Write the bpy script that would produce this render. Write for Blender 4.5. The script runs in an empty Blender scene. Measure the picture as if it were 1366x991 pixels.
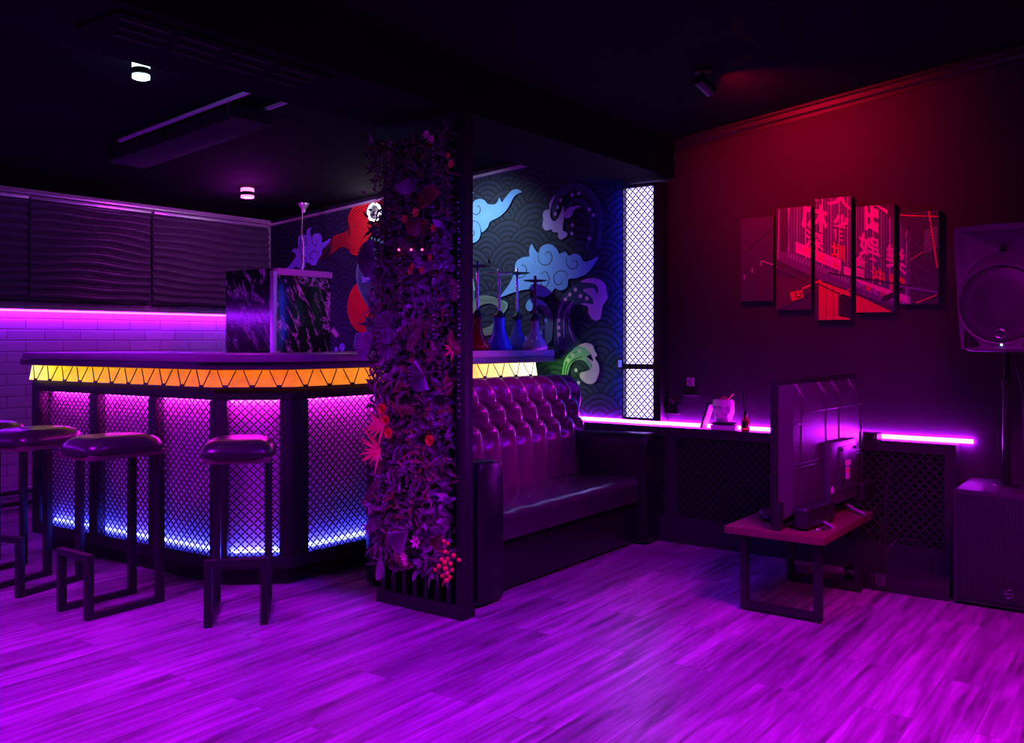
import bpy, bmesh, math, random
from mathutils import Vector, Matrix

random.seed(7)
PI = math.pi
SC = bpy.context.scene
COL = SC.collection

# ------------------------------------------------------------------ helpers
ORG = {}          # world origin of every object that parts are built under


class MB:
    """collects vertices and faces for ONE mesh object"""

    def __init__(s):
        s.v, s.f, s.m, s.c = [], [], [], 0

    def mat(s, i):
        s.c = i
        return s

    def add(s, vs, fs, xf=None):
        b = len(s.v)
        for p in vs:
            p = Vector(p)
            s.v.append(tuple(xf @ p) if xf is not None else tuple(p))
        for f in fs:
            s.f.append(tuple(b + i for i in f))
            s.m.append(s.c)
        return s

    def box(s, x0, x1, y0, y1, z0, z1, xf=None):
        vs = [(x0, y0, z0), (x1, y0, z0), (x1, y1, z0), (x0, y1, z0), (x0, y0, z1), (x1, y0, z1), (x1, y1, z1), (x0, y1, z1)]
        fs = [(3, 2, 1, 0), (4, 5, 6, 7), (0, 1, 5, 4), (1, 2, 6, 5), (2, 3, 7, 6), (3, 0, 4, 7)]
        return s.add(vs, fs, xf)

    def bar(s, a, b, w, h, up=(0, 0, 1)):
        """rectangular bar from a to b"""
        a, b = Vector(a), Vector(b)
        d = (b - a).normalized()
        up = Vector(up)
        if abs(d.dot(up)) > .98:
            up = Vector((1, 0, 0))
        r = d.cross(up).normalized()
        u = r.cross(d)
        r, u = r * (w / 2), u * (h / 2)
        vs = [a - r - u, a + r - u, a + r + u, a - r + u, b - r - u, b + r - u, b + r + u, b - r + u]
        return s.add(vs, [(0, 1, 2, 3), (7, 6, 5, 4), (4, 5, 1, 0), (5, 6, 2, 1), (6, 7, 3, 2), (7, 4, 0, 3)])

    def prism(s, poly, z0, z1, xf=None):
        n = len(poly)
        ar = sum(poly[i][0] * poly[(i + 1) % n][1] - poly[(i + 1) % n][0] * poly[i][1] for i in range(n))
        if ar < 0:
            poly = poly[::-1]
        vs = [(x, y, z0) for x, y in poly] + [(x, y, z1) for x, y in poly]
        fs = [tuple(range(n))[::-1], tuple(range(n, 2 * n))] + [(i, (i + 1) % n, n + (i + 1) % n, n + i) for i in range(n)]
        return s.add(vs, fs, xf)

    def tube(s, path, r, n=10, caps=True):
        path = [Vector(p) for p in path]
        rs = r if isinstance(r, (list, tuple)) else [r] * len(path)
        b = len(s.v)
        prev = None
        for i, p in enumerate(path):
            t = (path[min(i + 1, len(path) - 1)] - path[max(i - 1, 0)]).normalized()
            if prev is None:
                q = Vector((0, 0, 1)) if abs(t.z) < .9 else Vector((1, 0, 0))
                e = t.cross(q).normalized()
            else:
                e = (prev - t * prev.dot(t)).normalized()
            prev = e
            g = t.cross(e)
            for k in range(n):
                a = 2 * PI * k / n
                s.v.append(tuple(p + (e * math.cos(a) + g * math.sin(a)) * rs[i]))
        for i in range(len(path) - 1):
            for k in range(n):
                k2 = (k + 1) % n
                s.f.append((b + i * n + k, b + i * n + k2, b + (i + 1) * n + k2, b + (i + 1) * n + k))
                s.m.append(s.c)
        if caps:
            s.f.append(tuple(b + k for k in range(n))[::-1])
            s.f.append(tuple(b + (len(path) - 1) * n + k for k in range(n)))
            s.m += [s.c, s.c]
        return s

    def lathe(s, prof, c=(0, 0, 0), n=28, xf=None):
        b = len(s.v)
        c = Vector(c)
        for r, z in prof:
            for k in range(n):
                a = 2 * PI * k / n
                p = Vector((r * math.cos(a), r * math.sin(a), z)) 
                p = (xf @ p if xf is not None else p) + c
                s.v.append(tuple(p))
        for i in range(len(prof) - 1):
            for k in range(n):
                k2 = (k + 1) % n
                s.f.append((b + i * n + k, b + i * n + k2, b + (i + 1) * n + k2, b + (i + 1) * n + k))
                s.m.append(s.c)
        if prof[0][0] > 1e-5:
            s.f.append(tuple(b + k for k in range(n))[::-1]); s.m.append(s.c)
        if prof[-1][0] > 1e-5:
            s.f.append(tuple(b + (len(prof) - 1) * n + k for k in range(n))); s.m.append(s.c)
        return s

    def sphere(s, c, r, n=12, sc=(1, 1, 1)):
        pr = [(max(1e-6, r * math.sin(PI * i / (n // 2))), -r * math.cos(PI * i / (n // 2))) for i in range(n // 2 + 1)]
        return s.lathe(pr, c, n, Matrix.Diagonal((sc[0], sc[1], sc[2])))

    def grid(s, fn, nu, nv, closeu=False):
        b = len(s.v)
        for i in range(nu + 1):
            for j in range(nv + 1):
                s.v.append(tuple(fn(i / nu, j / nv)))
        for i in range(nu):
            for j in range(nv):
                q = b + i * (nv + 1) + j
                s.f.append((q, q + nv + 1, q + nv + 2, q + 1))
                s.m.append(s.c)
        return s

    def pillow(s, x0, x1, y0, y1, z0, z1, n=4.0, nz=2.5, seg=40, rows=18, xf=None):
        """super-ellipsoid cushion filling the box"""
        cx, cy, cz = (x0 + x1) / 2, (y0 + y1) / 2, (z0 + z1) / 2
        ax, ay, az = (x1 - x0) / 2, (y1 - y0) / 2, (z1 - z0) / 2
        sg = lambda v, e: math.copysign(abs(v) ** e, v)
        vs, fs = [], []
        for i in range(rows + 1):
            t = -PI / 2 + PI * i / rows
            cr, zz = sg(max(1e-4, math.cos(t)), 2 / nz), sg(math.sin(t), 2 / nz)
            for k in range(seg):
                a = 2 * PI * k / seg
                vs.append((cx + ax * cr * sg(math.cos(a), 2 / n), cy + ay * cr * sg(math.sin(a), 2 / n), cz + az * zz))
        for i in range(rows):
            for k in range(seg):
                k2 = (k + 1) % seg
                fs.append((i * seg + k, i * seg + k2, (i + 1) * seg + k2, (i + 1) * seg + k))
        fs.append(tuple(range(seg))[::-1]); fs.append(tuple(rows * seg + k for k in range(seg)))
        return s.add(vs, fs, xf)

    def build(s, name, mats, parent=None, bevel=0, smooth=None, seg=2):
        if not isinstance(mats, (list, tuple)):
            mats = [mats]
        o0 = ORG.get(parent.name, Vector()) if parent else Vector()
        me = bpy.data.meshes.new(name)
        me.from_pydata([tuple(Vector(p) - o0) for p in s.v], [], s.f)
        for m in mats:
            me.materials.append(m)
        if len(mats) > 1:
            for p, i in zip(me.polygons, s.m):
                p.material_index = i
        if bevel > 0:
            bm = bmesh.new()
            bm.from_mesh(me)
            bmesh.ops.remove_doubles(bm, verts=bm.verts, dist=1e-5)
            ed = [e for e in bm.edges if len(e.link_faces) == 2 and e.calc_face_angle(0) > .6]
            if ed:
                bmesh.ops.bevel(bm, geom=ed, offset=bevel, segments=seg, affect='EDGES', profile=.6, clamp_overlap=True)
            bm.to_mesh(me)
            bm.free()
        if smooth is None:
            smooth = 40 if bevel > 0 else 0
        if smooth:
            me.shade_smooth()
            me.set_sharp_from_angle(angle=math.radians(smooth))
        me.update()
        o = bpy.data.objects.new(name, me)
        COL.objects.link(o)
        if parent:
            o.parent = parent
            ORG[o.name] = o0
        return o


def tag(o, label=None, cat=None, group=None, kind=None):
    if label: o['label'] = label
    if cat: o['category'] = cat
    if group: o['group'] = group
    if kind: o['kind'] = kind
    return o


def thing(name, label, cat, loc=(0, 0, 0), rotz=0, group=None, local=False):
    """an Empty at the base of a thing that parents its parts; local=True: parts are given in the thing's own frame"""
    o = bpy.data.objects.new(name, None)
    o.empty_display_size = .05
    COL.objects.link(o)
    o.location = loc
    o.rotation_euler = (0, 0, rotz)
    ORG[o.name] = Vector() if local else Vector(loc)
    return tag(o, label, cat, group)


def struct(name, mb, m, **k):
    return tag(mb.build(name, m, **k), kind='structure')


def copy_tree(o, parent=None):
    c = o.copy()
    COL.objects.link(c)
    c.parent = parent
    for ch in [x for x in COL.objects if x.parent == o]:
        copy_tree(ch, c)
    return c


# ------------------------------------------------------------------ materials
def new_mat(name):
    m = bpy.data.materials.new(name)
    m.use_nodes = True
    nt = m.node_tree
    return m, nt, nt.nodes['Principled BSDF']


def N(nt, t, **k):
    n = nt.nodes.new(t)
    for a, b in k.items():
        setattr(n, a, b)
    return n


def mat(name, c, rough=.5, metal=0., var=.12, scale=18., bump=0., bscale=60., coat=0., spec=.5, stretch=None, sheen=0., trans=0., ior=1.45):
    """principled material with procedural colour variation and bump"""
    m, nt, p = new_mat(name)
    L = nt.links.new
    tc = N(nt, 'ShaderNodeTexCoord')
    mp = N(nt, 'ShaderNodeMapping')
    if stretch:
        mp.inputs['Scale'].default_value = stretch
    L(tc.outputs['Object'], mp.inputs['Vector'])
    nz = N(nt, 'ShaderNodeTexNoise')
    nz.inputs['Scale'].default_value = scale
    nz.inputs['Detail'].default_value = 4
    L(mp.outputs[0], nz.inputs['Vector'])
    mx = N(nt, 'ShaderNodeMix', data_type='RGBA')
    mx.inputs[6].default_value = (*[max(0, v * (1 - var)) for v in c], 1)
    mx.inputs[7].default_value = (*[min(1, v * (1 + var)) for v in c], 1)
    L(nz.outputs['Fac'], mx.inputs[0])
    L(mx.outputs[2], p.inputs['Base Color'])
    p.inputs['Roughness'].default_value = rough
    p.inputs['Metallic'].default_value = metal
    p.inputs['Specular IOR Level'].default_value = spec
    p.inputs['Coat Weight'].default_value = coat
    p.inputs['Coat Roughness'].default_value = .12
    p.inputs['Transmission Weight'].default_value = trans
    p.inputs['IOR'].default_value = ior
    if bump:
        n2 = N(nt, 'ShaderNodeTexNoise')
        n2.inputs['Scale'].default_value = bscale
        n2.inputs['Detail'].default_value = 5
        L(mp.outputs[0], n2.inputs['Vector'])
        b = N(nt, 'ShaderNodeBump')
        b.inputs['Strength'].default_value = bump
        b.inputs['Distance'].default_value = .01
        L(n2.outputs['Fac'], b.inputs['Height'])
        L(b.outputs[0], p.inputs['Normal'])
    return m


def glow(name, c, s):
    m, nt, p = new_mat(name)
    p.inputs['Base Color'].default_value = (.6, .6, .6, 1)
    p.inputs['Emission Color'].default_value = (*c, 1)
    p.inputs['Emission Strength'].default_value = s
    return m


M = {}
M['ceiling'] = mat('ceiling black plaster', (.007, .006, .009), .95, spec=.05, bump=.35, bscale=9, var=.5, scale=3)
M['wall_dark'] = mat('dark plum wall paint', (.034, .030, .036), .7, bump=.15, bscale=40, var=.15, scale=3)
M['black_metal'] = mat('black powder coat', (.010, .010, .013), .42, var=.25, bump=.05, bscale=300)
M['black_wood'] = mat('black painted wood', (.008, .0075, .010), .5, var=.3, bump=.08, bscale=60, stretch=(1, 1, 8))
M['lattice'] = mat('black lattice board', (.006, .0055, .008), .5, var=.2)
M['wain_lattice'] = mat('dark brown lattice board', (.020, .016, .023), .55, var=.2)
M['void'] = mat('matte black backing', (.004, .004, .005), .9)
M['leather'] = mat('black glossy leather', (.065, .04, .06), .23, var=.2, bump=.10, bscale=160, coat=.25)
M['leather_shaded'] = mat('shaded black leather', (.008, .0065, .010), .36, var=.2, bump=.10, bscale=160, coat=.15)  # same leather, shade of arms and base put into its colour
M['leather_dimmed'] = mat('dimmed black leather', (.035, .025, .035), .27, var=.2, bump=.10, bscale=160, coat=.25)  # same leather, darkened so the seat stays dim under the added light
M['stool_leather'] = mat('stool vinyl', (.022, .020, .023), .30, var=.2, bump=.03, bscale=90, coat=.12)
M['stool_board'] = mat('stool plywood edge', (.10, .05, .06), .55, var=.6, scale=12, stretch=(1, 1, 22))
M['walnut'] = mat('red brown wood board', (.13, .055, .04), .4, var=.45, scale=7, stretch=(1, 14, 6), bump=.06, bscale=20)
M['counter'] = mat('dark purple grey laminate', (.20, .18, .21), .34, var=.2, scale=10, stretch=(1, 8, 1))
M['counter_edge'] = mat('dark counter edge', (.05, .04, .06), .35, var=.2)
M['plastic'] = mat('black plastic', (.014, .013, .016), .36, var=.15, bump=.05, bscale=400)
M['plastic_dark'] = mat('matte black plastic', (.010, .009, .012), .7, var=.15, spec=.25)
M['tv_shell'] = mat('television back shell', (.055, .045, .065), .3, var=.12, bump=.06, bscale=300)
M['speaker_body'] = mat('speaker grey black plastic', (.10, .08, .11), .45, var=.15, bump=.15, bscale=260)
M['chrome'] = mat('brushed steel', (.75, .72, .76), .22, 1.0, var=.1)
M['steel_trim'] = mat('satin aluminium', (.7, .68, .7), .35, .6, var=.08)
M['white'] = mat('white plastic', (.78, .76, .78), .4, var=.04)
M['rubber'] = mat('cable rubber', (.015, .014, .017), .5)
M['wire_white'] = mat('pale wire', (.6, .57, .6), .5)
M['cavity'] = mat('white cavity paint', (.86, .84, .88), .7, var=.03)
M['led_violet'] = glow('violet led tape', (.52, .008, 1.0), 130)
M['led_left'] = glow('violet led tape on brick', (.33, .006, 1.0), 75)
M['led_magenta'] = glow('magenta led tape', (1.0, .008, .85), 60)
M['led_blue'] = glow('blue led tape', (.04, .05, 1.0), 60)
M['lamp_cyan'] = glow('cyan white lamp diffuser', (.55, .85, 1.0), 4)
M['lamp_pink'] = glow('pink lamp diffuser', (1.0, .10, .62), 5)
M['lamp_red'] = glow('red lamp lens', (1.0, .02, .02), 8)
M['pillar_glow'] = glow('white light panel', (.36, .27, 1.0), 5.5)
M['pillar_blue'] = glow('blue edge led', (.01, .03, 1.0), 60)
M['led_green'] = glow('green led end', (.22, 1.0, .05), 220)
M['led_spk'] = glow('blue power led', (.10, .25, 1.0), 30)
M['glint_red'] = glow('red glint', (1.0, .05, .16), 5)
M['orange_led'] = glow('orange pilot light', (1.0, .25, .03), 4)


def floor_mat():
    m, nt, p = new_mat('grey oak vinyl planks')
    L = nt.links.new
    tc = N(nt, 'ShaderNodeTexCoord')
    br = N(nt, 'ShaderNodeTexBrick')
    br.offset = .37
    br.offset_frequency = 2
    br.inputs['Scale'].default_value = 1
    br.inputs['Brick Width'].default_value = 1.22
    br.inputs['Row Height'].default_value = .18
    br.inputs['Mortar Size'].default_value = .0012
    br.inputs['Mortar Smooth'].default_value = .2
    br.inputs['Color1'].default_value = (.22, .21, .23, 1)
    br.inputs['Color2'].default_value = (.42, .40, .42, 1)
    br.inputs['Mortar'].default_value = (.06, .055, .06, 1)
    L(tc.outputs['Object'], br.inputs['Vector'])
    # plank tone shifts the grain so that neighbours differ
    sx = N(nt, 'ShaderNodeVectorMath', operation='SCALE')
    sx.inputs['Scale'].default_value = 23.0
    L(br.outputs['Color'], sx.inputs[0])
    ad = N(nt, 'ShaderNodeVectorMath', operation='ADD')
    L(tc.outputs['Object'], ad.inputs[0])
    L(sx.outputs[0], ad.inputs[1])
    mp = N(nt, 'ShaderNodeMapping')
    mp.inputs['Scale'].default_value = (1.1, 15, 1)
    L(ad.outputs[0], mp.inputs['Vector'])
    n1 = N(nt, 'ShaderNodeTexNoise')
    n1.inputs['Scale'].default_value = 1.6
    n1.inputs['Detail'].default_value = 7
    n1.inputs['Roughness'].default_value = .62
    n1.inputs['Distortion'].default_value = .6
    L(mp.outputs[0], n1.inputs['Vector'])
    mp2 = N(nt, 'ShaderNodeMapping')
    mp2.inputs['Scale'].default_value = (2.2, 70, 1)
    L(ad.outputs[0], mp2.inputs['Vector'])
    n2 = N(nt, 'ShaderNodeTexNoise')
    n2.inputs['Scale'].default_value = 2.0
    n2.inputs['Detail'].default_value = 5
    L(mp2.outputs[0], n2.inputs['Vector'])
    r1 = N(nt, 'ShaderNodeValToRGB')
    r1.color_ramp.elements[0].position = .34
    r1.color_ramp.elements[0].color = (.27, .26, .27, 1)
    r1.color_ramp.elements[1].position = .68
    r1.color_ramp.elements[1].color = (1.35, 1.35, 1.35, 1)
    L(n1.outputs['Fac'], r1.inputs[0])
    r2 = N(nt, 'ShaderNodeValToRGB')
    r2.color_ramp.elements[0].position = .3
    r2.color_ramp.elements[0].color = (.72, .72, .72, 1)
    r2.color_ramp.elements[1].position = .7
    r2.color_ramp.elements[1].color = (1.1, 1.1, 1.1, 1)
    L(n2.outputs['Fac'], r2.inputs[0])
    a = N(nt, 'ShaderNodeMix', data_type='RGBA', blend_type='MULTIPLY')
    a.inputs[0].default_value = 1
    L(br.outputs['Color'], a.inputs[6]); L(r1.outputs[0], a.inputs[7])
    b = N(nt, 'ShaderNodeMix', data_type='RGBA', blend_type='MULTIPLY')
    b.inputs[0].default_value = 1
    L(a.outputs[2], b.inputs[6]); L(r2.outputs[0], b.inputs[7])
    L(b.outputs[2], p.inputs['Base Color'])
    rr = N(nt, 'ShaderNodeMapRange')
    rr.inputs['To Min'].default_value = .42
    rr.inputs['To Max'].default_value = .30
    L(n1.outputs['Fac'], rr.inputs['Value'])
    L(rr.outputs[0], p.inputs['Roughness'])
    bp = N(nt, 'ShaderNodeBump')
    bp.inputs['Strength'].default_value = .18
    bp.inputs['Distance'].default_value = .004
    L(b.outputs[2], bp.inputs['Height'])
    L(bp.outputs[0], p.inputs['Normal'])
    p.inputs['Specular IOR Level'].default_value = .45
    return m


def brick_mat():
    m, nt, p = new_mat('painted brick')
    L = nt.links.new
    tc = N(nt, 'ShaderNodeTexCoord')
    sp = N(nt, 'ShaderNodeSeparateXYZ')
    cb = N(nt, 'ShaderNodeCombineXYZ')
    L(tc.outputs['Object'], sp.inputs[0])
    L(sp.outputs['X'], cb.inputs['X']); L(sp.outputs['Z'], cb.inputs['Y'])
    br = N(nt, 'ShaderNodeTexBrick')
    br.inputs['Scale'].default_value = 1
    br.inputs['Brick Width'].default_value = .26
    br.inputs['Row Height'].default_value = .078
    br.inputs['Mortar Size'].default_value = .006
    br.inputs['Mortar Smooth'].default_value = .6
    br.inputs['Color1'].default_value = (.60, .58, .62, 1)
    br.inputs['Color2'].default_value = (.52, .50, .54, 1)
    br.inputs['Mortar'].default_value = (.34, .32, .36, 1)
    L(cb.outputs[0], br.inputs['Vector'])
    L(br.outputs['Color'], p.inputs['Base Color'])
    bp = N(nt, 'ShaderNodeBump', invert=True)
    bp.inputs['Strength'].default_value = .5
    bp.inputs['Distance'].default_value = .006
    L(br.outputs['Fac'], bp.inputs['Height'])
    L(bp.outputs[0], p.inputs['Normal'])
    p.inputs['Roughness'].default_value = .6
    return m


def marble_mat():
    m, nt, p = new_mat('black marble with white veins')
    L = nt.links.new
    tc = N(nt, 'ShaderNodeTexCoord')
    # veins run steeply down to the right on both visible faces
    cbm = N(nt, 'ShaderNodeCombineXYZ')
    for k, vec in (('X', (.87, -.87, .50)), ('Y', (.5, -.5, -.87))):
        dt = N(nt, 'ShaderNodeVectorMath', operation='DOT_PRODUCT')
        dt.inputs[1].default_value = vec
        L(tc.outputs['Object'], dt.inputs[0])
        L(dt.outputs['Value'], cbm.inputs[k])
    mp = N(nt, 'ShaderNodeMapping')
    mp.inputs['Scale'].default_value = (6.5, 2.2, 1)
    L(cbm.outputs[0], mp.inputs['Vector'])
    n0 = N(nt, 'ShaderNodeTexNoise')
    n0.inputs['Scale'].default_value = 1.7
    n0.inputs['Detail'].default_value = 8
    n0.inputs['Roughness'].default_value = .6
    n0.inputs['Distortion'].default_value = .45
    L(mp.outputs[0], n0.inputs['Vector'])
    # thin vein where the noise crosses 0.5
    sb = N(nt, 'ShaderNodeMath', operation='SUBTRACT')
    sb.inputs[1].default_value = .5
    L(n0.outputs['Fac'], sb.inputs[0])
    ab = N(nt, 'ShaderNodeMath', operation='ABSOLUTE')
    L(sb.outputs[0], ab.inputs[0])
    r = N(nt, 'ShaderNodeValToRGB')
    r.color_ramp.elements[0].position = .0
    r.color_ramp.elements[0].color = (1, 1, 1, 1)
    r.color_ramp.elements[1].position = .034
    r.color_ramp.elements[1].color = (0, 0, 0, 1)
    L(ab.outputs[0], r.inputs[0])
    n3 = N(nt, 'ShaderNodeTexNoise')
    n3.inputs['Scale'].default_value = 9
    L(tc.outputs['Object'], n3.inputs['Vector'])
    r3 = N(nt, 'ShaderNodeValToRGB')
    r3.color_ramp.elements[0].position = .42
    r3.color_ramp.elements[1].position = .56
    L(n3.outputs['Fac'], r3.inputs[0])
    mu = N(nt, 'ShaderNodeMath', operation='MULTIPLY')
    L(r.outputs[0], mu.inputs[0]); L(r3.outputs[0], mu.inputs[1])
    mx = N(nt, 'ShaderNodeMix', data_type='RGBA')
    mx.inputs[6].default_value = (.010, .009, .012, 1)
    mx.inputs[7].default_value = (.85, .82, .86, 1)
    L(mu.outputs[0], mx.inputs[0])
    L(mx.outputs[2], p.inputs['Base Color'])
    p.inputs['Roughness'].default_value = .16
    return m


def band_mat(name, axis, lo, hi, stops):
    """back-lit acrylic with overexposure by viewing angle painted as a ramp along it"""
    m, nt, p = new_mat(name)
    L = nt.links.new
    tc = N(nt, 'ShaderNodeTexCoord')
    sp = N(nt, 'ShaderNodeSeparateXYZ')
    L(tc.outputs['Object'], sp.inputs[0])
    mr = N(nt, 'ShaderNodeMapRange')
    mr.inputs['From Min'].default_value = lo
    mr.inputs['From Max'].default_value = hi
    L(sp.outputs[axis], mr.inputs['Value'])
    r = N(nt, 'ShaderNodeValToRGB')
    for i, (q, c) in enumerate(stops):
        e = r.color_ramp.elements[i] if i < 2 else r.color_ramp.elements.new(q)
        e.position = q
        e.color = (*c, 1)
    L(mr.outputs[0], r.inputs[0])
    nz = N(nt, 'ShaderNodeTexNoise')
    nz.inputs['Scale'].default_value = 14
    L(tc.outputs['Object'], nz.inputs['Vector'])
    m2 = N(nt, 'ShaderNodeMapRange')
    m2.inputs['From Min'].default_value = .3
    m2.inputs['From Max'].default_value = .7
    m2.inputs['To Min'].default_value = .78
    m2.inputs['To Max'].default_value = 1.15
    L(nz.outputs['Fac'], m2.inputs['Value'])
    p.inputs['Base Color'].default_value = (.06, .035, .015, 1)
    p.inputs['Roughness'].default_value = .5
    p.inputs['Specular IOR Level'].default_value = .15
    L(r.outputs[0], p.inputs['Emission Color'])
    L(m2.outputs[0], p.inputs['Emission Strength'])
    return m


M['floor'] = floor_mat()
M['brick'] = brick_mat()
M['marble'] = marble_mat()

# ------------------------------------------------------------------ camera
CX, CY, FOC, CH = 683.0, 454.0, 1215.8, 1.25
TH = math.atan2(897, FOC)
cam_d = bpy.data.cameras.new('camera')
cam = bpy.data.objects.new('camera', cam_d)
COL.objects.link(cam)
cam.location = (0, 0, CH)
cam.rotation_euler = (PI / 2, 0, TH - PI / 2)
cam_d.sensor_width = 36
cam_d.lens = 36 * FOC / 1366
cam_d.shift_y = (CY - 495.5) / 1366
cam_d.clip_start = .02
SC.camera = cam


def ray(px, py):
    a = (px - CX) / FOC
    return Vector((math.cos(TH) + a * math.sin(TH), math.sin(TH) - a * math.cos(TH), (CY - py) / FOC))


def on_x(px, py, X):
    """point of the plane x = X seen at a photo pixel (used for the flat paintings)"""
    d = ray(px, py)
    t = X / d.x
    return (d.y * t, CH + d.z * t)


# ------------------------------------------------------------------ room shell
WX = 5.25            # right wall
WY = 6.54            # left wall
XB, YN = -2.2, -2.0  # walls behind the camera
PX = 5.124           # front of the lattice panelling under the ledge


def zbar(y): return 2.314 + .077 * (6.54 - y)
def zroom(y): return 2.51 + .118 * (2.6 - y)


struct('floor', MB().box(XB - .1, WX + .1, YN - .1, WY + .1, -.06, 0), M['floor'])
struct('wall_right', MB().box(WX, WX + .12, YN, WY + .12, 0, 3.1), M['wall_dark'])
struct('wall_left', MB().box(XB, WX, WY, WY + .12, 0, 2.6), M['brick'])
struct('wall_back', MB().box(XB - .12, XB, YN, WY + .12, 0, 3.1), M['wall_dark'])
struct('wall_front', MB().box(XB, WX, YN - .12, YN, 0, 3.1), M['wall_dark'])
c = MB()
for y0, y1, fz in ((YN, 2.6, zroom), (3.13, WY, zbar)):
    vs = [(x, y, fz(y) + dz) for dz in (0, .08) for x, y in ((XB, y0), (WX, y0), (WX, y1), (XB, y1))]
    c.add(vs, [(0, 1, 2, 3), (7, 6, 5, 4), (4, 5, 1, 0), (5, 6, 2, 1), (6, 7, 3, 2), (7, 4, 0, 3)])
struct('ceiling', c, M['ceiling'])
struct('ceiling_beam', MB().box(XB, WX, 2.6, 3.13, 2.278, 2.75), M['ceiling'])

# cornice on the right wall, ceiling trim over the mural, seam on the bar ceiling
M['cornice'] = mat('glossy black cornice', (.02, .018, .022), .5, var=.2)
c = MB()
prof = [(0, 0), (-.045, 0), (-.045, -.014), (-.03, -.02), (-.026, -.045), (-.012, -.055), (-.010, -.075), (0, -.075)]
for seg in ((YN + .01, 2.585),):
    vs = [(WX + dx, y, zroom(y) + dz - .001) for y in seg for dx, dz in prof]
    n = len(prof)
    c.add(vs, [tuple(range(n)), tuple(range(2 * n - 1, n - 1, -1))] + [(i, n + i, n + (i + 1) % n, (i + 1) % n) for i in range(n)])
struct('trim_1', c, M['cornice'])
c = MB()
vs = [(WX - dx, y, zbar(y) + dz) for y in (3.15, 6.52) for dx, dz in ((.001, -.055), (.03, -.055), (.03, -.035), (.001, -.035))]
c.add(vs, [(3, 2, 1, 0), (4, 5, 6, 7), (0, 1, 5, 4), (1, 2, 6, 5), (2, 3, 7, 6), (3, 0, 4, 7)])
struct('trim_2', c, M['steel_trim'])
# air vent slots under the beam
c = MB().box(1.55, 2.44, 2.66, 2.92, 2.268, 2.277)
c.mat(1)
for r in range(3):
    for k in range(4):
        x0 = 1.58 + k * .21 + r * .035
        c.box(x0, min(x0 + .17, 2.43), 2.69 + r * .08, 2.71 + r * .08, 2.264, 2.2679)
tag(c.build('ceiling_vent', [M['ceiling'], M['void']]), 'black slotted air vent on the beam underside left of the flower panel', 'vent')

# ------------------------------------------------------------------ lattice panels
def lattice(mb, o, ux, w, h, p, t=.004, bar=.24):
    """diagonal lattice board with cross-shaped holes: o lower left corner, ux unit direction, w x h, pitch p"""
    ux = Vector(ux)
    nrm = ux.cross(Vector((0, 0, 1))).normalized()
    o = Vector(o)
    nx, nz = max(1, round(w / p)), max(1, round(h / p))
    px, pz = w / nx, h / nz
    ring = [(.17, .74), (.33, .33), (.74, .17), (.74, -.17), (.33, -.33), (.17, -.74), (-.17, -.74), (-.33, -.33), (-.74, -.17), (-.74, .17), (-.33, .33), (-.17, .74)]
    dia = [(0, 1), (1, 0), (0, -1), (-1, 0)]
    fq = [(0, 1, 2, 'R', 'U'), (3, 4, 5, 'D', 'R'), (6, 7, 8, 'L', 'D'), (9, 10, 11, 'U', 'L')]
    for i in range(2 * nx + 1):
        for j in range(2 * nz + 1):
            if (i + j) % 2 == 0:
                continue
            cx, cz = i * px / 2, j * pz / 2
            P = lambda x, z, d: o + ux * min(w, max(0, cx + x * px / 2)) + Vector((0, 0, min(h, max(0, cz + z * pz / 2)))) + nrm * d
            b = len(mb.v)
            for d in (0, -t):
                for x, z in ring:
                    mb.v.append(tuple(P(x, z, d)))
            for x, z in dia:
                mb.v.append(tuple(P(x, z, 0)))
            U, R, D, Lf = 24, 25, 26, 27
            fs = [(U, 0, 1, 2, R), (R, 3, 4, 5, D), (D, 6, 7, 8, Lf), (Lf, 9, 10, 11, U), (U, 11, 0), (R, 2, 3), (D, 5, 6), (Lf, 8, 9)]
            for f in fs:
                mb.f.append(tuple(b + q for q in f)[::-1]); mb.m.append(mb.c)
            for k in range(12):
                k2 = (k + 1) % 12
                mb.f.append((b + k, b + k2, b + 12 + k2, b + 12 + k)); mb.m.append(mb.c)
    return mb


# ------------------------------------------------------------------ bar counter
BP = [Vector((2.70, 5.56)), Vector((2.80, 3.92)), Vector((3.05, 3.64)), Vector((5.06, 3.55))]


def off(d):
    """bar front line moved outwards (towards the room) by d"""
    out = []
    n = len(BP)
    for i in range(n):
        ns = []
        for a, b in ((i - 1, i), (i, i + 1)):
            if a >= 0 and b < n:
                t = (BP[b] - BP[a]).normalized()
                ns.append(Vector((t.y, -t.x)))      # right hand side of the walk = towards the room
        m = sum(ns, Vector((0, 0))).normalized()
        out.append(BP[i] + m * (d / m.dot(ns[0])))
    return out


# the walk goes from far left (y large) to right: the room lies on the side with smaller x
if off(.1)[0].x > BP[0].x:
    _off = off
    off = lambda d: _off(-d)


def ring_poly(d0, d1):
    return [tuple(v) for v in off(d0)] + [tuple(v) for v in off(d1)][::-1]


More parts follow.
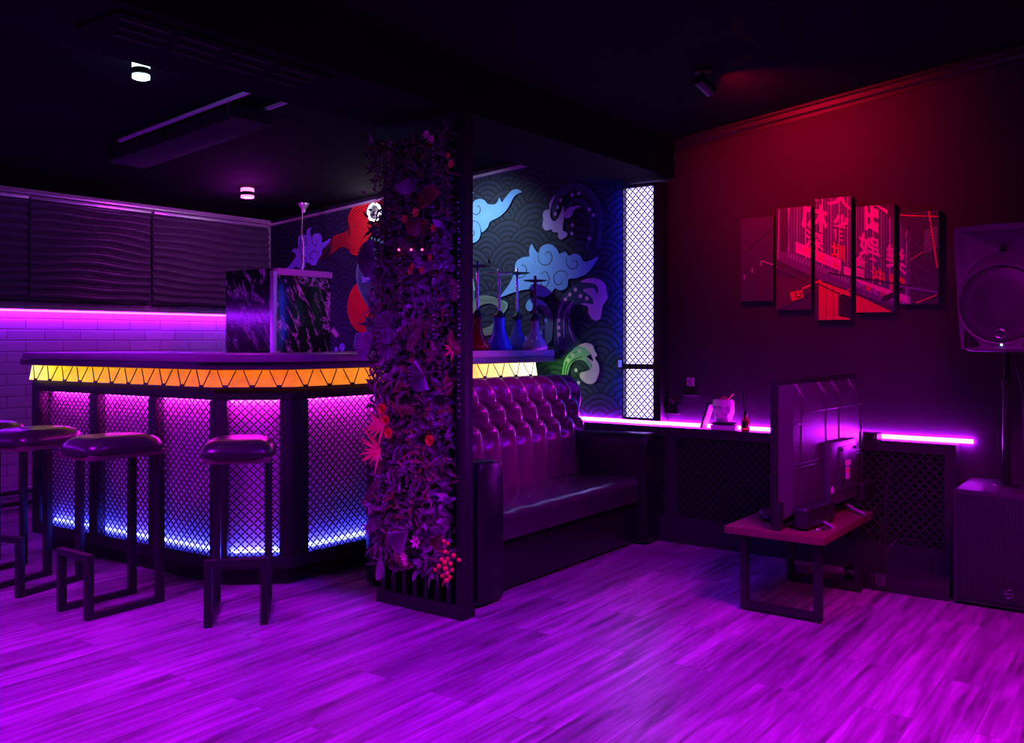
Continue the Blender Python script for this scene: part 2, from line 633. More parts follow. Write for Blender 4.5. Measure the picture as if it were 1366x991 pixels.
bar = thing('bar_counter', 'L-shaped black bar counter with glowing lattice panels and an orange light band', 'bar counter', (2.95, 3.9, 0))
MB().prism(ring_poly(-.07, -.16), .001, .098).build('plinth', M['black_wood'], bar)
MB().prism(ring_poly(-.105, -.13), .098, 1.1).build('rear_board', M['cavity'], bar)
MB().prism(ring_poly(-.001, -.105), .094, .158).build('bottom_rail', M['black_wood'], bar, bevel=.004)
MB().prism(ring_poly(.004, -.105), .948, 1.008).build('top_rail', M['black_wood'], bar, bevel=.004)
MB().prism(ring_poly(-.02, -.105), 1.008, 1.104).build('band_backing', M['void'], bar)
Z0, Z1 = .158, .948
legs = [(0, 1), (1, 2), (2, 3)]
panels = {0: [(.06, .56), (.64, 1.10), (1.165, 1.60)], 1: [(.06, .315)], 2: [(.11, .62), (.70, 1.16), (1.24, 1.69), (1.755, 1.97)]}
inner = off(-.012)
for li, (a, b) in enumerate(legs):
    A, B = BP[a], BP[b]
    t = (B - A).normalized()
    nrm = Vector((t.y, -t.x))
    if (A + nrm).x > A.x + .0 and li == 0:
        nrm = -nrm
    if li > 0:
        nrm = Vector((t.y, -t.x))
    Ln = (B - A).length
    s0 = 0
    for (p0, p1) in panels[li] + [(Ln, Ln)]:
        if p0 - s0 > .01:
            q0, q1 = A + t * (s0 + .001), A + t * (p0 - .001)
            poly = [tuple(q0 + nrm * .001), tuple(q1 + nrm * .001), tuple(q1 - nrm * .055), tuple(q0 - nrm * .055)]
            MB().prism(poly, Z0 + .001, Z1 - .001).build('post', M['black_wood'], bar, bevel=.003)
        s0 = p1
        if p1 > p0:
            q = A + t * p0 - nrm * .012
            lattice(MB(), (q.x, q.y, Z0), (t.x, t.y, 0), p1 - p0, Z1 - Z0, .0425).build('lattice_panel', M['lattice'], bar)
    # led tapes hidden behind the top and bottom rail of this side
    for z, mm, nm in ((.936, 'led_magenta', 'upper_led_tape'), (.168, 'led_blue', 'lower_led_tape')):
        q0, q1 = A + t * .06 - nrm * .088, A + t * (Ln - .06) - nrm * .088
        MB().bar((q0.x, q0.y, z), (q1.x, q1.y, z), .012, .012).build(nm, M[mm], bar)
# end board
e0, e1 = off(.002)[3], off(-.13)[3]
MB().box(5.055, 5.075, e0.y, e1.y, .0945, 1.1).build('end_board', M['black_wood'], bar)
e0, e1 = off(.002)[0], off(-.13)[0]
MB().prism([(e0.x, e0.y + .001), (e1.x, e1.y + .001), (e1.x, e1.y + .02), (e0.x, e0.y + .02)], .0945, 1.1).build('end_board', M['black_wood'], bar)
# luminous band, slightly leaning out at the foot
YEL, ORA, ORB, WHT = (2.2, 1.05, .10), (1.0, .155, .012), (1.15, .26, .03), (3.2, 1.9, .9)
bm_ = {0: band_mat('orange light band left', 'Y', 3.9 - 3.9, 5.56 - 3.9, [(0, (.98, .15, .02)), (.30, (1.0, .21, .012)), (.58, (1.1, .42, .01)), (.85, (1.4, .85, .02)), (1, (1.9, 1.3, .35))]),  # pale ramp ends paint the overexposed glare into the emission
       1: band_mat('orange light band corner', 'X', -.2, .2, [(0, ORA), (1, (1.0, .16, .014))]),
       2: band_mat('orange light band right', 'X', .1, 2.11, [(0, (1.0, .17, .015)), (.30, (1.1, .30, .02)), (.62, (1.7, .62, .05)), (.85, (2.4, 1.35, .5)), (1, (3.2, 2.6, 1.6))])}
bt, bb = off(.012), off(.030)
zb0, zb1 = 1.012, 1.100
for li, (a, b) in enumerate(legs):
    q = [Vector((*bb[a], zb0)), Vector((*bb[b], zb0)), Vector((*bt[b], zb1)), Vector((*bt[a], zb1))]
    ba = [v.copy() for v in q]
    t = (BP[b] - BP[a]).normalized()
    nr = Vector((t.y, -t.x, 0))
    back = [v - nr * .02 for v in q]
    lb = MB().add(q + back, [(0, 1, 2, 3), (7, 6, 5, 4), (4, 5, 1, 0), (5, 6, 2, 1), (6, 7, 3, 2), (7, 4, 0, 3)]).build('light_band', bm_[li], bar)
    # dark V-shaped strips with a stud at each foot
    Ln = (q[1] - q[0]).length
    k = max(1, round(Ln / .152))
    w = Ln / k
    d = MB()
    fr = (q[0] + q[2]) / 2
    nn = (q[1] - q[0]).cross(q[3] - q[0]).normalized()
    if nn.dot(nr) < 0:
        nn = -nn
    P = lambda s, z: q[0].lerp(q[1], s / Ln) * (1 - z) + q[3].lerp(q[2], s / Ln) * z + nn * .003
    for i in range(k):
        m0 = (i + .5) * w
        for sgn in (-1, 1):
            d.bar(P(m0 + sgn * .012, .08), P(min(Ln, max(0, m0 + sgn * w * .36)), .98), .0045, .004, nn)
        d.bar(P(m0 - .012, .06), P(m0 + .012, .06), .014, .012, nn)
    d.bar(P(0, 0), P(Ln, 0), .006, .006, nn)
    d.build('diagonal_trim', M['black_metal'], lb)
q = off(.02)[3]
MB().box(5.0605, 5.074, 3.545, 3.60, 1.02, 1.092).build('band_end_cap', M['led_green'], bar)

# bar top: lower slab along the whole L, upper slab up to the flower panel and beyond
def slab(d0, d1, round_r=.18):
    o = off(d0)
    pts = [o[0]]
    for i in (1, 2):
        a, b, c_ = o[i - 1], o[i], o[i + 1]
        r = .13
        p0, p2 = b + (a - b).normalized() * r, b + (c_ - b).normalized() * r
        for k in range(9):
            u = k / 8
            pts.append(p0 * (1 - u) ** 2 + b * 2 * u * (1 - u) + p2 * u * u)
    pts.append(o[3])
    return [tuple(p) for p in pts]


top = thing('counter_worktop', 'dark laminate bar top with rounded corner carrying the hookahs', 'bar top', (2.9, 3.9, 1.105))
f = slab(.075, 0)
inn = [tuple(p) for p in off(-.48)][::-1]
f2 = [(f[0][0], f[0][1] + .02)] + f[1:-1] + [(5.20, f[-1][1])]
inn2 = [(5.20, inn[0][1])] + inn[1:]
MB().prism(f2 + inn2, 1.1055, 1.142).build('lower_slab', M['counter_edge'], top, bevel=.003)
f = slab(.10, 0)
# upper slab: thicker ledge board on the left and round the corner
left = [(f[0][0], f[0][1] - .06)] + f[1:-1]
endL = Vector(f[-2]).lerp(Vector(f[-1]), .26)
MB().prism(left + [tuple(endL)] + [(endL.x, endL.y + .52)] + inn2[1:-1] + [(inn2[-1][0], inn2[-1][1] - .1)], 1.1425, 1.181).build('upper_slab', M['counter'], top, bevel=.004)
g = slab(.06, 0)
gR = Vector(g[-2]).lerp(Vector(g[-1]), .255)
MB().prism([(endL.x + .002, gR.y), (5.225, g[-1][1]), (5.225, g[-1][1] + .50), (endL.x + .002, gR.y + .50)], 1.1425, 1.185).build('hookah_shelf', M['counter'], top, bevel=.003)
MB().box(4.9, 5.14, 3.50, 3.53, 1.1015, 1.105).build('shelf_bracket', M['black_metal'], top)

# ------------------------------------------------------------------ lattice panelling and ledge on the right wall
pan = thing('lattice_panelling', 'long dark lattice panelling with a ledge below the five canvases', 'wall panelling', (PX, 2.2, 0))
MB().box(PX, WX - .001, .955, 3.52, .694, .711).build('ledge', M['wain_lattice'], pan, bevel=.002)
MB().box(PX + .03, PX + .04, .965, 3.5, .002, .693).build('backing', M['void'], pan)
fr = MB()
fr.box(PX, PX + .022, .955, 3.5, .655, .6935).box(PX, PX + .022, .955, 3.5, .001, .165)
edges = [(.955, 1.0), (1.62, 1.70), (2.52, 2.6), (3.40, 3.5)]
for a, b in edges:
    fr.box(PX, PX + .022, a, b, .1655, .6545)
fr.box(PX, WX - .002, .945, .9545, .001, .711)
fr.build('frame', M['wain_lattice'], pan)
for (a, b) in ((1.0, 1.62), (1.70, 2.52), (2.6, 3.40)):
    lattice(MB(), (PX + .006, b, .166), (0, -1, 0), b - a, .488, .047).build('lattice_panel', M['wain_lattice'], pan)
tag(MB().bar((5.2385, .884, .7235), (5.2385, 3.52, .7235), .014, .022).build('led_strip', M['led_violet']),
    'violet LED strip along the ledge under the canvases', 'LED strip')
ls = thing('led_strip', 'thin violet LED line under an added shading strip on the brick wall behind the bar', 'LED strip', (2, 6.53, 1.459))
MB().box(XB + .4, 5.16, 6.49, 6.5395, 1.467, 1.472).build('profile', M['steel_trim'], ls)  # added strip, keeps the tape's light from going upwards
MB().bar((XB + .4, 6.503, 1.459), (5.15, 6.503, 1.459), .012, .013).build('led_tape', M['led_left'], ls)

# ------------------------------------------------------------------ lattice light on the ledge beside the mural
pl = thing('lattice_light', 'tall white glowing lattice light box standing on the ledge beside the mural', 'light', (5.19, 2.78, .742))
FX = 5.145
MB().box(FX, 5.249, 2.640, 2.692, .742, 2.245).build('side_post', M['black_wood'], pl, bevel=.002)
MB().box(FX, 5.249, 2.9065, 2.914, .742, 2.245).build('side_post', M['black_wood'], pl)
for a, b in ((.742, .758), (1.066, 1.10), (2.226, 2.245)):
    MB().box(FX, FX + .03, 2.693, 2.906, a, b).build('cross_rail', M['black_wood'], pl)
for a, b in ((.7585, 1.0655), (1.1005, 2.2255)):
    lattice(MB(), (FX + .006, 2.906, a), (0, -1, 0), .213, b - a, .0445).build('lattice_panel', M['lattice'], pl)
MB().box(5.19, 5.203, 2.6925, 2.906, .744, 2.243).build('light_panel', M['pillar_glow'], pl)
MB().box(5.206, 5.234, 2.9145, 2.918, .77, 2.22).build('edge_led_tape', M['pillar_blue'], pl)
# wall switch
w = thing('wall_switch', 'small square wall switch left of the glowing lattice light', 'switch', (5.249, 2.97, 1.05))
MB().box(5.232, 5.2415, 2.955, 3.005, 1.055, 1.14).build('switch_plate', M['plastic'], w, bevel=.003)
MB().box(5.228, 5.2315, 2.968, 2.992, 1.075, 1.12).build('rocker', M['white'], w, bevel=.001)

# ------------------------------------------------------------------ mural on the right wall behind the bar
MUR = {'base': (.016, .026, .040), 'scale': (.014, .030, .062), 'line': (.004, .007, .013), 'cloud': (.20, .48, .90), 'ink': (.012, .012, .016),
       'red': (.82, .008, .006), 'teal': (.06, .22, .21), 'teal_light': (.22, .52, .46), 'foam': (.50, .42, .74), 'foam_pink': (.85, .50, .66), 'foam_magenta': (.62, .22, .72),
       'wave': (.035, .055, .13), 'wave_light': (.10, .16, .24), 'wave_pale': (.30, .42, .34), 'violet': (.26, .28, .85), 'fin': (.75, .35, .25), 'sage': (.16, .26, .18)}
mnames = list(MUR)
mmats = [mat('mural paint ' + k, v, .75, var=.14, scale=14) for k, v in MUR.items()]
mu = MB()
LAY = [0]
MX = WX - .004


def mlayer():
    LAY[0] += 1
    return MX - .003 - LAY[0] * .00003


def mpoly(pts, col, smooth=True, x=None):
    x = x or mlayer()
    if smooth:
        out = []
        n = len(pts)
        for i in range(n):
            p0, p1, p2, p3 = (Vector(pts[(i + k) % n]) for k in (-1, 0, 1, 2))
            for k in range(4):
                t = k / 4
                out.append(.5 * ((2 * p1) + (p2 - p0) * t + (2 * p0 - 5 * p1 + 4 * p2 - p3) * t * t + (3 * p1 - p0 - 3 * p2 + p3) * t ** 3))
        pts = out
    w = [on_x(p[0], p[1], MX) for p in pts]
    # wipe doubles, fill as an ear-clipped polygon
    from mathutils.geometry import tessellate_polygon
    tr = tessellate_polygon([[Vector((y, z, 0)) for y, z in w]])
    mu.mat(mnames.index(col))
    fs = []
    for a, b, c_ in tr:
        ar = (w[b][0] - w[a][0]) * (w[c_][1] - w[a][1]) - (w[b][1] - w[a][1]) * (w[c_][0] - w[a][0])
        fs.append((a, c_, b) if ar > 0 else (a, b, c_))
    mu.add([(x, y, z) for y, z in w], fs)


def mline(pts, wd, col, smooth=True):
    """painted stroke, wd in photo pixels"""
    P = [Vector(p) for p in pts]
    if smooth and len(P) > 2:
        out = []
        for i in range(len(P) - 1):
            p0, p1, p2, p3 = P[max(i - 1, 0)], P[i], P[i + 1], P[min(i + 2, len(P) - 1)]
            for k in range(6):
                t = k / 6
                out.append(.5 * ((2 * p1) + (p2 - p0) * t + (2 * p0 - 5 * p1 + 4 * p2 - p3) * t * t + (3 * p1 - p0 - 3 * p2 + p3) * t ** 3))
        P = out + [P[-1]]
    x = mlayer()
    mu.mat(mnames.index(col))
    vs = []
    n = len(P)
    for i, p in enumerate(P):
        t = (P[min(i + 1, n - 1)] - P[max(i - 1, 0)]).normalized()
        w = wd * (.25 + .75 * math.sin(PI * min(1, (i + .3) / n)) ** .5) / 2
        e = Vector((-t.y, t.x)) * w
        for q in (p + e, p - e):
            y, z = on_x(q.x, q.y, MX)
            vs.append((x, y, z))
    mu.add(vs, [(2 * i, 2 * i + 1, 2 * i + 3, 2 * i + 2) for i in range(n - 1)])


def mdot(px, py, r, col):
    y0, z0 = on_x(px, py, MX)
    x = mlayer()
    rr = r * .0050
    mu.mat(mnames.index(col))
    mu.add([(x, y0 + rr * math.cos(a * PI / 6), z0 + rr * math.sin(a * PI / 6)) for a in range(12)], [tuple(range(12))[::-1]])


# background board and the fish-scale pattern
mu.mat(0).add([(MX, 2.916, .737), (MX, 6.535, .737), (MX, 6.535, 2.25), (MX, 3.14, 2.52), (MX, 3.13, 2.27), (MX, 2.916, 2.27)], [(0, 5, 4, 3, 2, 1)])
rng = random.Random(3)
R0 = .205
row = 0
z = 2.46
while z > .58:
    x = MX - .0004 - row * .0001
    y = 2.95 + (row % 2) * R0 * .92
    while y < 6.6:
        yy, zz, R = y + rng.uniform(-.03, .03), z + rng.uniform(-.03, .02), R0 * rng.uniform(.88, 1.1)
        nr = 5
        for k in range(nr):
            for col, ra, rb in ((2, R * (1 - k / nr), R * (1 - (k + .34) / nr)), (1, R * (1 - (k + .34) / nr), R * (1 - (k + 1) / nr))):
                mu.mat(col)
                A, B = [], []
                for i in range(17):
                    an = PI * (-.10 + 1.2 * i / 16)
                    for lst, r in ((A, ra), (B, max(rb, .001))):
                        yv, zv = yy + r * math.cos(an), zz + r * math.sin(an)
                        lim = zbar(yv) - .006 if yv > 3.14 else 2.27
                        lst.append((x, min(6.53, max(2.918, yv)), min(lim, max(.738, zv))))
                fs = []
                for i in range(16):
                    mid = (A[i][1] + A[i + 1][1] + B[i][1]) / 3, (A[i][2] + A[i + 1][2] + B[i][2]) / 3
                    if abs((A[i + 1][1] - A[i][1]) * (B[i][2] - A[i][2]) - (B[i][1] - A[i][1]) * (A[i + 1][2] - A[i][2])) > 1e-8:
                        fs.append((i, 17 + i, 18 + i, i + 1))
                mu.add(A + B, fs)
        y += R0 * 1.84
    z -= R0 * .5
    row += 1
LAY[0] = row + 3


def S(ox, oy, sc, pts):
    return [(ox + a / sc, oy + b / sc) for a, b in pts]


c1 = lambda *p: S(610, 200, 7.623, p)
c2 = lambda *p: S(600, 200, 3.54, p)
c3 = lambda *p: S(360, 240, 7.625, p)
c4 = lambda *p: S(700, 230, 7.079, p)
c5 = lambda *p: S(690, 350, 5.827, p)
c6 = lambda *p: S(430, 360, 8.62, p)
# red sun, dragon, red mane
yc, zc = on_x(489, 409, MX)
mu.mat(mnames.index('red'))
x = mlayer()
mu.add([(x, yc + .222 * math.cos(a * PI / 24), zc + .222 * math.sin(a * PI / 24)) for a in range(48)], [tuple(range(48))[::-1]])
body = S(360, 200, 3.54, [(500, 400), (470, 430), (432, 490), (413, 570), (416, 630), (432, 680), (462, 735), (500, 790), (620, 850), (700, 700), (640, 480)])
mpoly(body, 'teal')
mline(S(360, 200, 3.54, [(500, 400), (470, 430), (432, 490), (413, 570), (416, 630), (432, 680), (470, 745)]), 1.6, 'teal_light')
rng = random.Random(5)
for i in range(26):
    for j in range(9):
        px, py = 481 + j * 4.4 + (i % 2) * 2.2, 322 + i * 4.0
        lft = 477 + max(0, (330 - py)) * .5 + max(0, (py - 380)) * .42
        if px > lft + 3:
            mline([(px - 2, py), (px, py + 2.1), (px + 2, py)], .55, 'ink', False)
mpoly(c6((385, 925), (378, 790), (410, 725), (470, 742), (520, 722), (512, 650), (498, 570), (560, 545), (640, 540), (700, 620), (700, 925)), 'teal')
mline(c6((388, 880), (390, 780), (412, 732), (462, 745), (500, 760), (520, 790)), 1.5, 'teal_light')
mpoly(c6((455, 80), (500, 75), (545, 45), (580, 10), (600, 60), (570, 120), (520, 140), (462, 150), (475, 115)), 'violet')
for k in range(7):
    mline(c3((1060, 790 + k * 12), (1010, 740 + k * 16), (945, 705 + k * 26)), 1.1, 'fin')
mane_u = c3((520, 797), (560, 750), (650, 590), (720, 552), (780, 530), (806, 490), (803, 420), (815, 350), (860, 275), (930, 238), (1040, 220), (1180, 222))
mane_l = c3((540, 803), (600, 778), (650, 740), (730, 682), (790, 690), (830, 740), (870, 766), (920, 760), (960, 690), (1010, 600), (1080, 500), (1180, 400))
mpoly(mane_u + mane_l[::-1], 'red')
for k in range(1, 15):
    u = k / 15
    mline([(a[0] * (1 - u) + b[0] * u, a[1] * (1 - u) + b[1] * u) for a, b in zip(mane_u, mane_l)], .75, 'ink')
# dragon coils right of the flower panel
mpoly(c2((40, 480), (80, 545), (108, 600), (122, 665), (118, 730), (100, 800), (60, 860), (20, 700)), 'teal')
mline(c2((80, 545), (108, 600), (122, 665)), 2.6, 'teal_light')
mpoly(c2((100, 730), (140, 692), (190, 688), (240, 705), (272, 722), (275, 745), (258, 775), (240, 830), (205, 870), (150, 880), (110, 900), (90, 880), (140, 850), (195, 830), (225, 790), (236, 752), (200, 725), (150, 735), (110, 770)), 'sage')
for i in range(16):
    mline(c2((115 + i * 8, 700 + (i % 2) * 9), (120 + i * 8, 712 + (i % 2) * 9), (127 + i * 8, 702 + (i % 2) * 9)), .6, 'ink', False)
for i in range(14):
    for j in range(3):
        mline(c2((76 + j * 12, 580 + i * 17), (82 + j * 12, 590 + i * 17), (88 + j * 12, 580 + i * 17)), .6, 'ink', False)
mline(c2((252, 712), (272, 725), (272, 745), (255, 772)), 2.4, 'teal_light')
# clouds
mpoly(c1((60, 540), (100, 490), (135, 450), (182, 430), (155, 470), (145, 520), (152, 560), (190, 515), (240, 500), (290, 515), (320, 550), (385, 556), (420, 530), (438, 487), (465, 532), (490, 500), (530, 450), (570, 412), (620, 402), (670, 430), (620, 452), (580, 490), (540, 570), (500, 625), (440, 680), (370, 715), (340, 735), (325, 780), (295, 815), (262, 838), (250, 800), (245, 870), (225, 915), (180, 945), (120, 945), (60, 900)), 'cloud')
mline(c1((150, 555), (148, 610), (172, 648), (205, 660), (236, 640), (246, 605), (235, 575), (217, 572), (222, 590)), 1.1, 'ink')
mline(c1((248, 830), (238, 765), (195, 725), (145, 735), (108, 790), (115, 860), (150, 888), (180, 862), (185, 835), (168, 825), (160, 842)), 1.1, 'ink')
mline(c1((80, 660), (108, 690), (108, 760)), 1.1, 'ink')
mpoly(c2((245, 693), (282, 640), (308, 585), (318, 530), (350, 508), (380, 503), (379, 478), (391, 445), (408, 472), (424, 486), (432, 462), (460, 446), (490, 450), (515, 475), (522, 490), (550, 482), (568, 500), (590, 490), (620, 500), (636, 526), (665, 524), (706, 505), (682, 550), (648, 586), (600, 606), (566, 610), (562, 640), (545, 660), (520, 662), (500, 655), (480, 680), (445, 696), (410, 682), (388, 660), (350, 662), (300, 675)), 'cloud')
for sp in (((424, 488), (424, 520), (445, 543), (475, 538), (488, 510), (480, 488), (465, 482), (456, 497)), ((556, 505), (556, 535), (575, 560), (600, 558), (607, 535), (596, 522), (582, 530)),
           ((560, 602), (552, 578), (525, 571), (500, 590), (498, 620), (515, 637), (535, 628), (533, 610)), ((430, 590), (455, 575), (473, 600), (468, 635), (450, 649), (437, 632), (441, 614)), ((308, 575), (328, 602), (356, 596), (368, 568), (355, 545), (340, 547))):
    mline(c2(*sp), 1.1, 'ink')
mpoly(c3((155, 920), (200, 880), (250, 820), (277, 765), (258, 738), (232, 725), (260, 700), (300, 695), (297, 640), (305, 580), (340, 550), (380, 565), (384, 520), (405, 495), (436, 488), (420, 530), (438, 590), (450, 560), (490, 543), (530, 560), (545, 600), (546, 640), (632, 595), (612, 640), (580, 680), (545, 710), (540, 760), (515, 790), (495, 830), (480, 865), (440, 870), (415, 850), (385, 842), (370, 890), (330, 910), (297, 892), (280, 880), (230, 912)), 'violet')
for sp in (((438, 590), (445, 640), (470, 676), (492, 650), (490, 620), (474, 622)), ((505, 775), (500, 740), (465, 722), (430, 745), (420, 790), (445, 810), (460, 800)), ((318, 600), (325, 640), (350, 672), (382, 650), (382, 590)), ((320, 790), (350, 770), (378, 820), (370, 880))):
    mline(c3(*sp), 1.0, 'ink')
for px, py, r in ((458, 463, 6.2), (450, 466, 4.2)):
    mdot(px, py, r * 1.1, 'violet')
# waves
mline(c4((290, 430), (300, 300), (370, 190), (490, 135), (610, 190), (690, 310), (725, 470), (700, 720)), 11, 'wave')
mline(c4((395, 390), (455, 280), (550, 275), (630, 380), (650, 540), (590, 730)), 7, 'wave')
for o in (0, 26, 52):
    mline(c4((330 + o, 440), (335 + o, 310 + o * .5), (395 + o * .8, 210 + o), (490, 150 + o), (600 - o * .5, 205 + o), (675 - o, 320 + o * .4), (705 - o, 480), (680 - o, 700)), .8, 'line')
mpoly(c4((300, 210), (260, 260), (240, 310), (240, 350), (200, 360), (180, 400), (185, 440), (178, 500), (195, 540), (225, 550), (260, 540), (280, 565), (325, 570), (325, 610), (350, 635), (375, 625), (400, 612), (415, 585), (395, 560), (370, 545), (375, 480), (385, 400), (375, 315), (350, 380), (312, 450), (280, 460), (256, 430), (250, 380), (270, 290)), 'foam')
mpoly(c4((385, 390), (420, 340), (480, 320), (545, 320), (480, 352), (452, 410), (412, 436), (388, 422)), 'foam')
for px, py in ((457, 213), (520, 200), (348, 265), (320, 330), (297, 393), (620, 350), (662, 405), (460, 500), (455, 580), (620, 625)):
    mdot(*c4((px, py))[0], 2.6, 'foam')
mpoly(c5((300, 640), (295, 520), (310, 400), (350, 280), (420, 195), (500, 150), (560, 130), (640, 150), (660, 230), (600, 330), (550, 325), (500, 320), (450, 350), (425, 420), (435, 500), (475, 590), (500, 632), (420, 690), (380, 690)), 'wave')
mpoly(c5((500, 152), (560, 125), (640, 130), (692, 170), (700, 215), (712, 270), (690, 312), (672, 340), (656, 430), (622, 452), (585, 435), (560, 390), (556, 345), (498, 322), (540, 318), (600, 322), (582, 268), (520, 215), (600, 202), (630, 250), (635, 200), (600, 165)), 'foam_magenta')
for ln in (((445, 300), (392, 370), (370, 450), (374, 585)), ((440, 310), (415, 350), (404, 395)), ((330, 640), (322, 480), (345, 350), (400, 260)), ((455, 620), (415, 520), (408, 430))):
    mline(c5(*ln), 1.3, 'foam_magenta')
for px, py in ((460, 213), (417, 250), (383, 292), (500, 262), (550, 280), (330, 450), (330, 507), (332, 560)):
    mdot(*c5((px, py))[0], 2.9, 'foam_pink')
mpoly(c5((75, 332), (100, 290), (150, 280), (210, 300), (255, 350), (285, 430), (286, 520), (265, 622), (160, 640), (172, 560), (212, 460), (215, 392), (180, 345), (140, 347), (118, 375), (88, 372)), 'wave_light')
mpoly(c5((75, 332), (100, 290), (150, 280), (200, 296), (245, 345), (200, 330), (160, 335), (130, 350), (115, 378), (88, 372)), 'cloud')
for px, py in ((232, 450), (212, 500), (190, 550)):
    mdot(*c5((px, py))[0], 2.6, 'cloud')
mpoly(c5((480, 652), (430, 690), (385, 740), (362, 820), (355, 980), (398, 980), (402, 880), (422, 800), (462, 762), (520, 760), (560, 800), (576, 832), (592, 808), (548, 735), (575, 715), (560, 680)), 'wave_pale')
mpoly(c5((480, 650), (540, 625), (592, 640), (612, 690), (630, 720), (612, 745), (640, 790), (646, 850), (622, 920), (580, 945), (530, 930), (496, 890), (502, 857), (540, 847), (576, 832), (592, 800), (546, 735), (600, 768), (572, 700), (532, 662)), 'foam_pink')
for ln in (((372, 960), (378, 820), (420, 730), (480, 690)), ((388, 960), (396, 830), (440, 760), (520, 730))):
    mline(c5(*ln), 1.2, 'line')
for px, py in ((490, 690), (437, 720), (405, 760), (465, 838), (485, 935)):
    mdot(*c5((px, py))[0], 2.7, 'foam_pink')
tag(mu.build('mural', mmats), 'wall mural of clouds, curling waves, a red sun and a scaly dragon', 'mural')

# ------------------------------------------------------------------ five-piece canvas set
CVX = 5.212
CAN = [(2.142, 1.942, 1.484, 1.979), (1.923, 1.719, 1.428, 2.022), (1.697, 1.497, 1.364, 2.056), (1.470, 1.269, 1.403, 1.993), (1.242, 1.045, 1.445, 1.939)]
k0 = lambda *p: [on_x(960 + a / 4.27, 240 + b / 4.27, CVX) for a, b in p]
PR = {'night': (.07, .035, .10), 'sign': (.10, .02, .14), 'tube': (.26, .07, .55), 'neon': (1.0, .08, .62), 'hot': (.95, .14, .10), 'rust': (.85, .10, .08), 'ledge': (.16, .05, .26), 'dark': (.03, .01, .04), 'pale': (.72, .2, .8), 'brown': (.11, .025, .08)}
pn = list(PR)
pm = [mat('canvas print ' + k, v, .6, var=.15, scale=40) for k, v in PR.items()]
LY = []      # (polygons in wall (y,z), colour)


def cpoly(col, *pts):
    w = k0(*pts)
    LY.append(([w], col))


def cline(col, a, b, wd):
    a, b = Vector(a), Vector(b)
    e = Vector((-(b - a).y, (b - a).x)).normalized() * wd / 2
    cpoly(col, a + e, b + e, b - e, a - e)


def cchar(ch, cx, cy, w, h, col, sk=0., sx=0.):
    """one painted glyph centred at crop coordinates, w x h, sheared like the sign"""
    cu = bpy.data.curves.new('glyph', 'FONT')
    cu.body = ch
    cu.offset = .021
    ob = bpy.data.objects.new('glyph', cu)
    COL.objects.link(ob)
    dg = bpy.context.evaluated_depsgraph_get()
    me = bpy.data.meshes.new_from_object(ob.evaluated_get(dg))
    vs = [v.co.copy() for v in me.vertices]
    if vs:
        x0, x1 = min(v.x for v in vs), max(v.x for v in vs)
        y0, y1 = min(v.y for v in vs), max(v.y for v in vs)
        T = lambda v: (cx + ((v.x - x0) / (x1 - x0) - .5) * w + ((v.y - y0) / (y1 - y0) - .5) * -sx * h, cy - ((v.y - y0) / (y1 - y0) - .5) * h + sk * ((v.x - x0) / (x1 - x0) - .5) * w)
        w2 = k0(*[T(v) for v in vs])
        LY.append(([[w2[i] for i in p.vertices] for p in me.polygons], col))
    bpy.data.objects.remove(ob)
    bpy.data.curves.remove(cu)
    bpy.data.meshes.remove(me)


cpoly('sign', (385, 60), (385, 412), (1085, 712), (1085, 300), (930, 140), (760, 60))
cpoly('night', (800, 60), (930, 150), (1085, 300), (1085, 60))
for i in range(44):
    px = 392 + i * 16
    yt = 60 if px < 760 else 60 + (px - 760) * .75
    cline('tube' if i % 3 else 'pale', (px, yt), (px, 412 + (px - 385) * .42), 3.5 if i % 2 else 6)
cpoly('neon', (432, 352), (432, 412), (690, 520), (690, 455))
cpoly('neon', (705, 490), (705, 535), (750, 555), (750, 505))
cpoly('neon', (770, 560), (770, 590), (1085, 715), (1085, 665))
cpoly('ledge', (325, 455), (325, 400), (385, 412), (1085, 712), (1000, 722), (760, 640), (540, 555))
for i in range(40):
    px = 392 + i * 17
    y = 415 + (px - 385) * .43
    cline('pale', (px, y), (px - 3, y + 20), 4)
cline('tube', (385, 410), (1085, 712), 5)
cline('tube', (385, 440), (1070, 730), 3)
# big and small signs
cchar('麻', 540, 190, 150, 200, 'neon', .25)
cchar('雀', 695, 285, 110, 175, 'neon', .30)
cchar('人', 690, 115, 160, 90, 'neon', .30)
cchar('深', 540, 345, 105, 105, 'neon', .30)
cchar('圳', 675, 410, 75, 95, 'hot', .35)
cchar('旺', 893, 235, 130, 185, 'neon', .45)
cchar('娛', 855, 385, 125, 140, 'neon', .40)
cchar('樂', 1005, 450, 120, 150, 'neon', .42)
cchar('會', 800, 490, 70, 130, 'neon', .30)
cchar('沖', 900, 545, 80, 90, 'hot', .35)
cchar('博', 1010, 590, 95, 90, 'hot', .38)
for i, ch in enumerate('香港百日酒店'):
    cchar(ch, 455 + i * 42, 385 + i * 19, 34, 42, 'hot' if i % 2 else 'pale', .42)
for i, ch in enumerate('大廈夜總會中心'):
    cchar(ch, 805 + i * 42, 598 + i * 17, 32, 36, 'hot' if i % 2 else 'pale', .42)
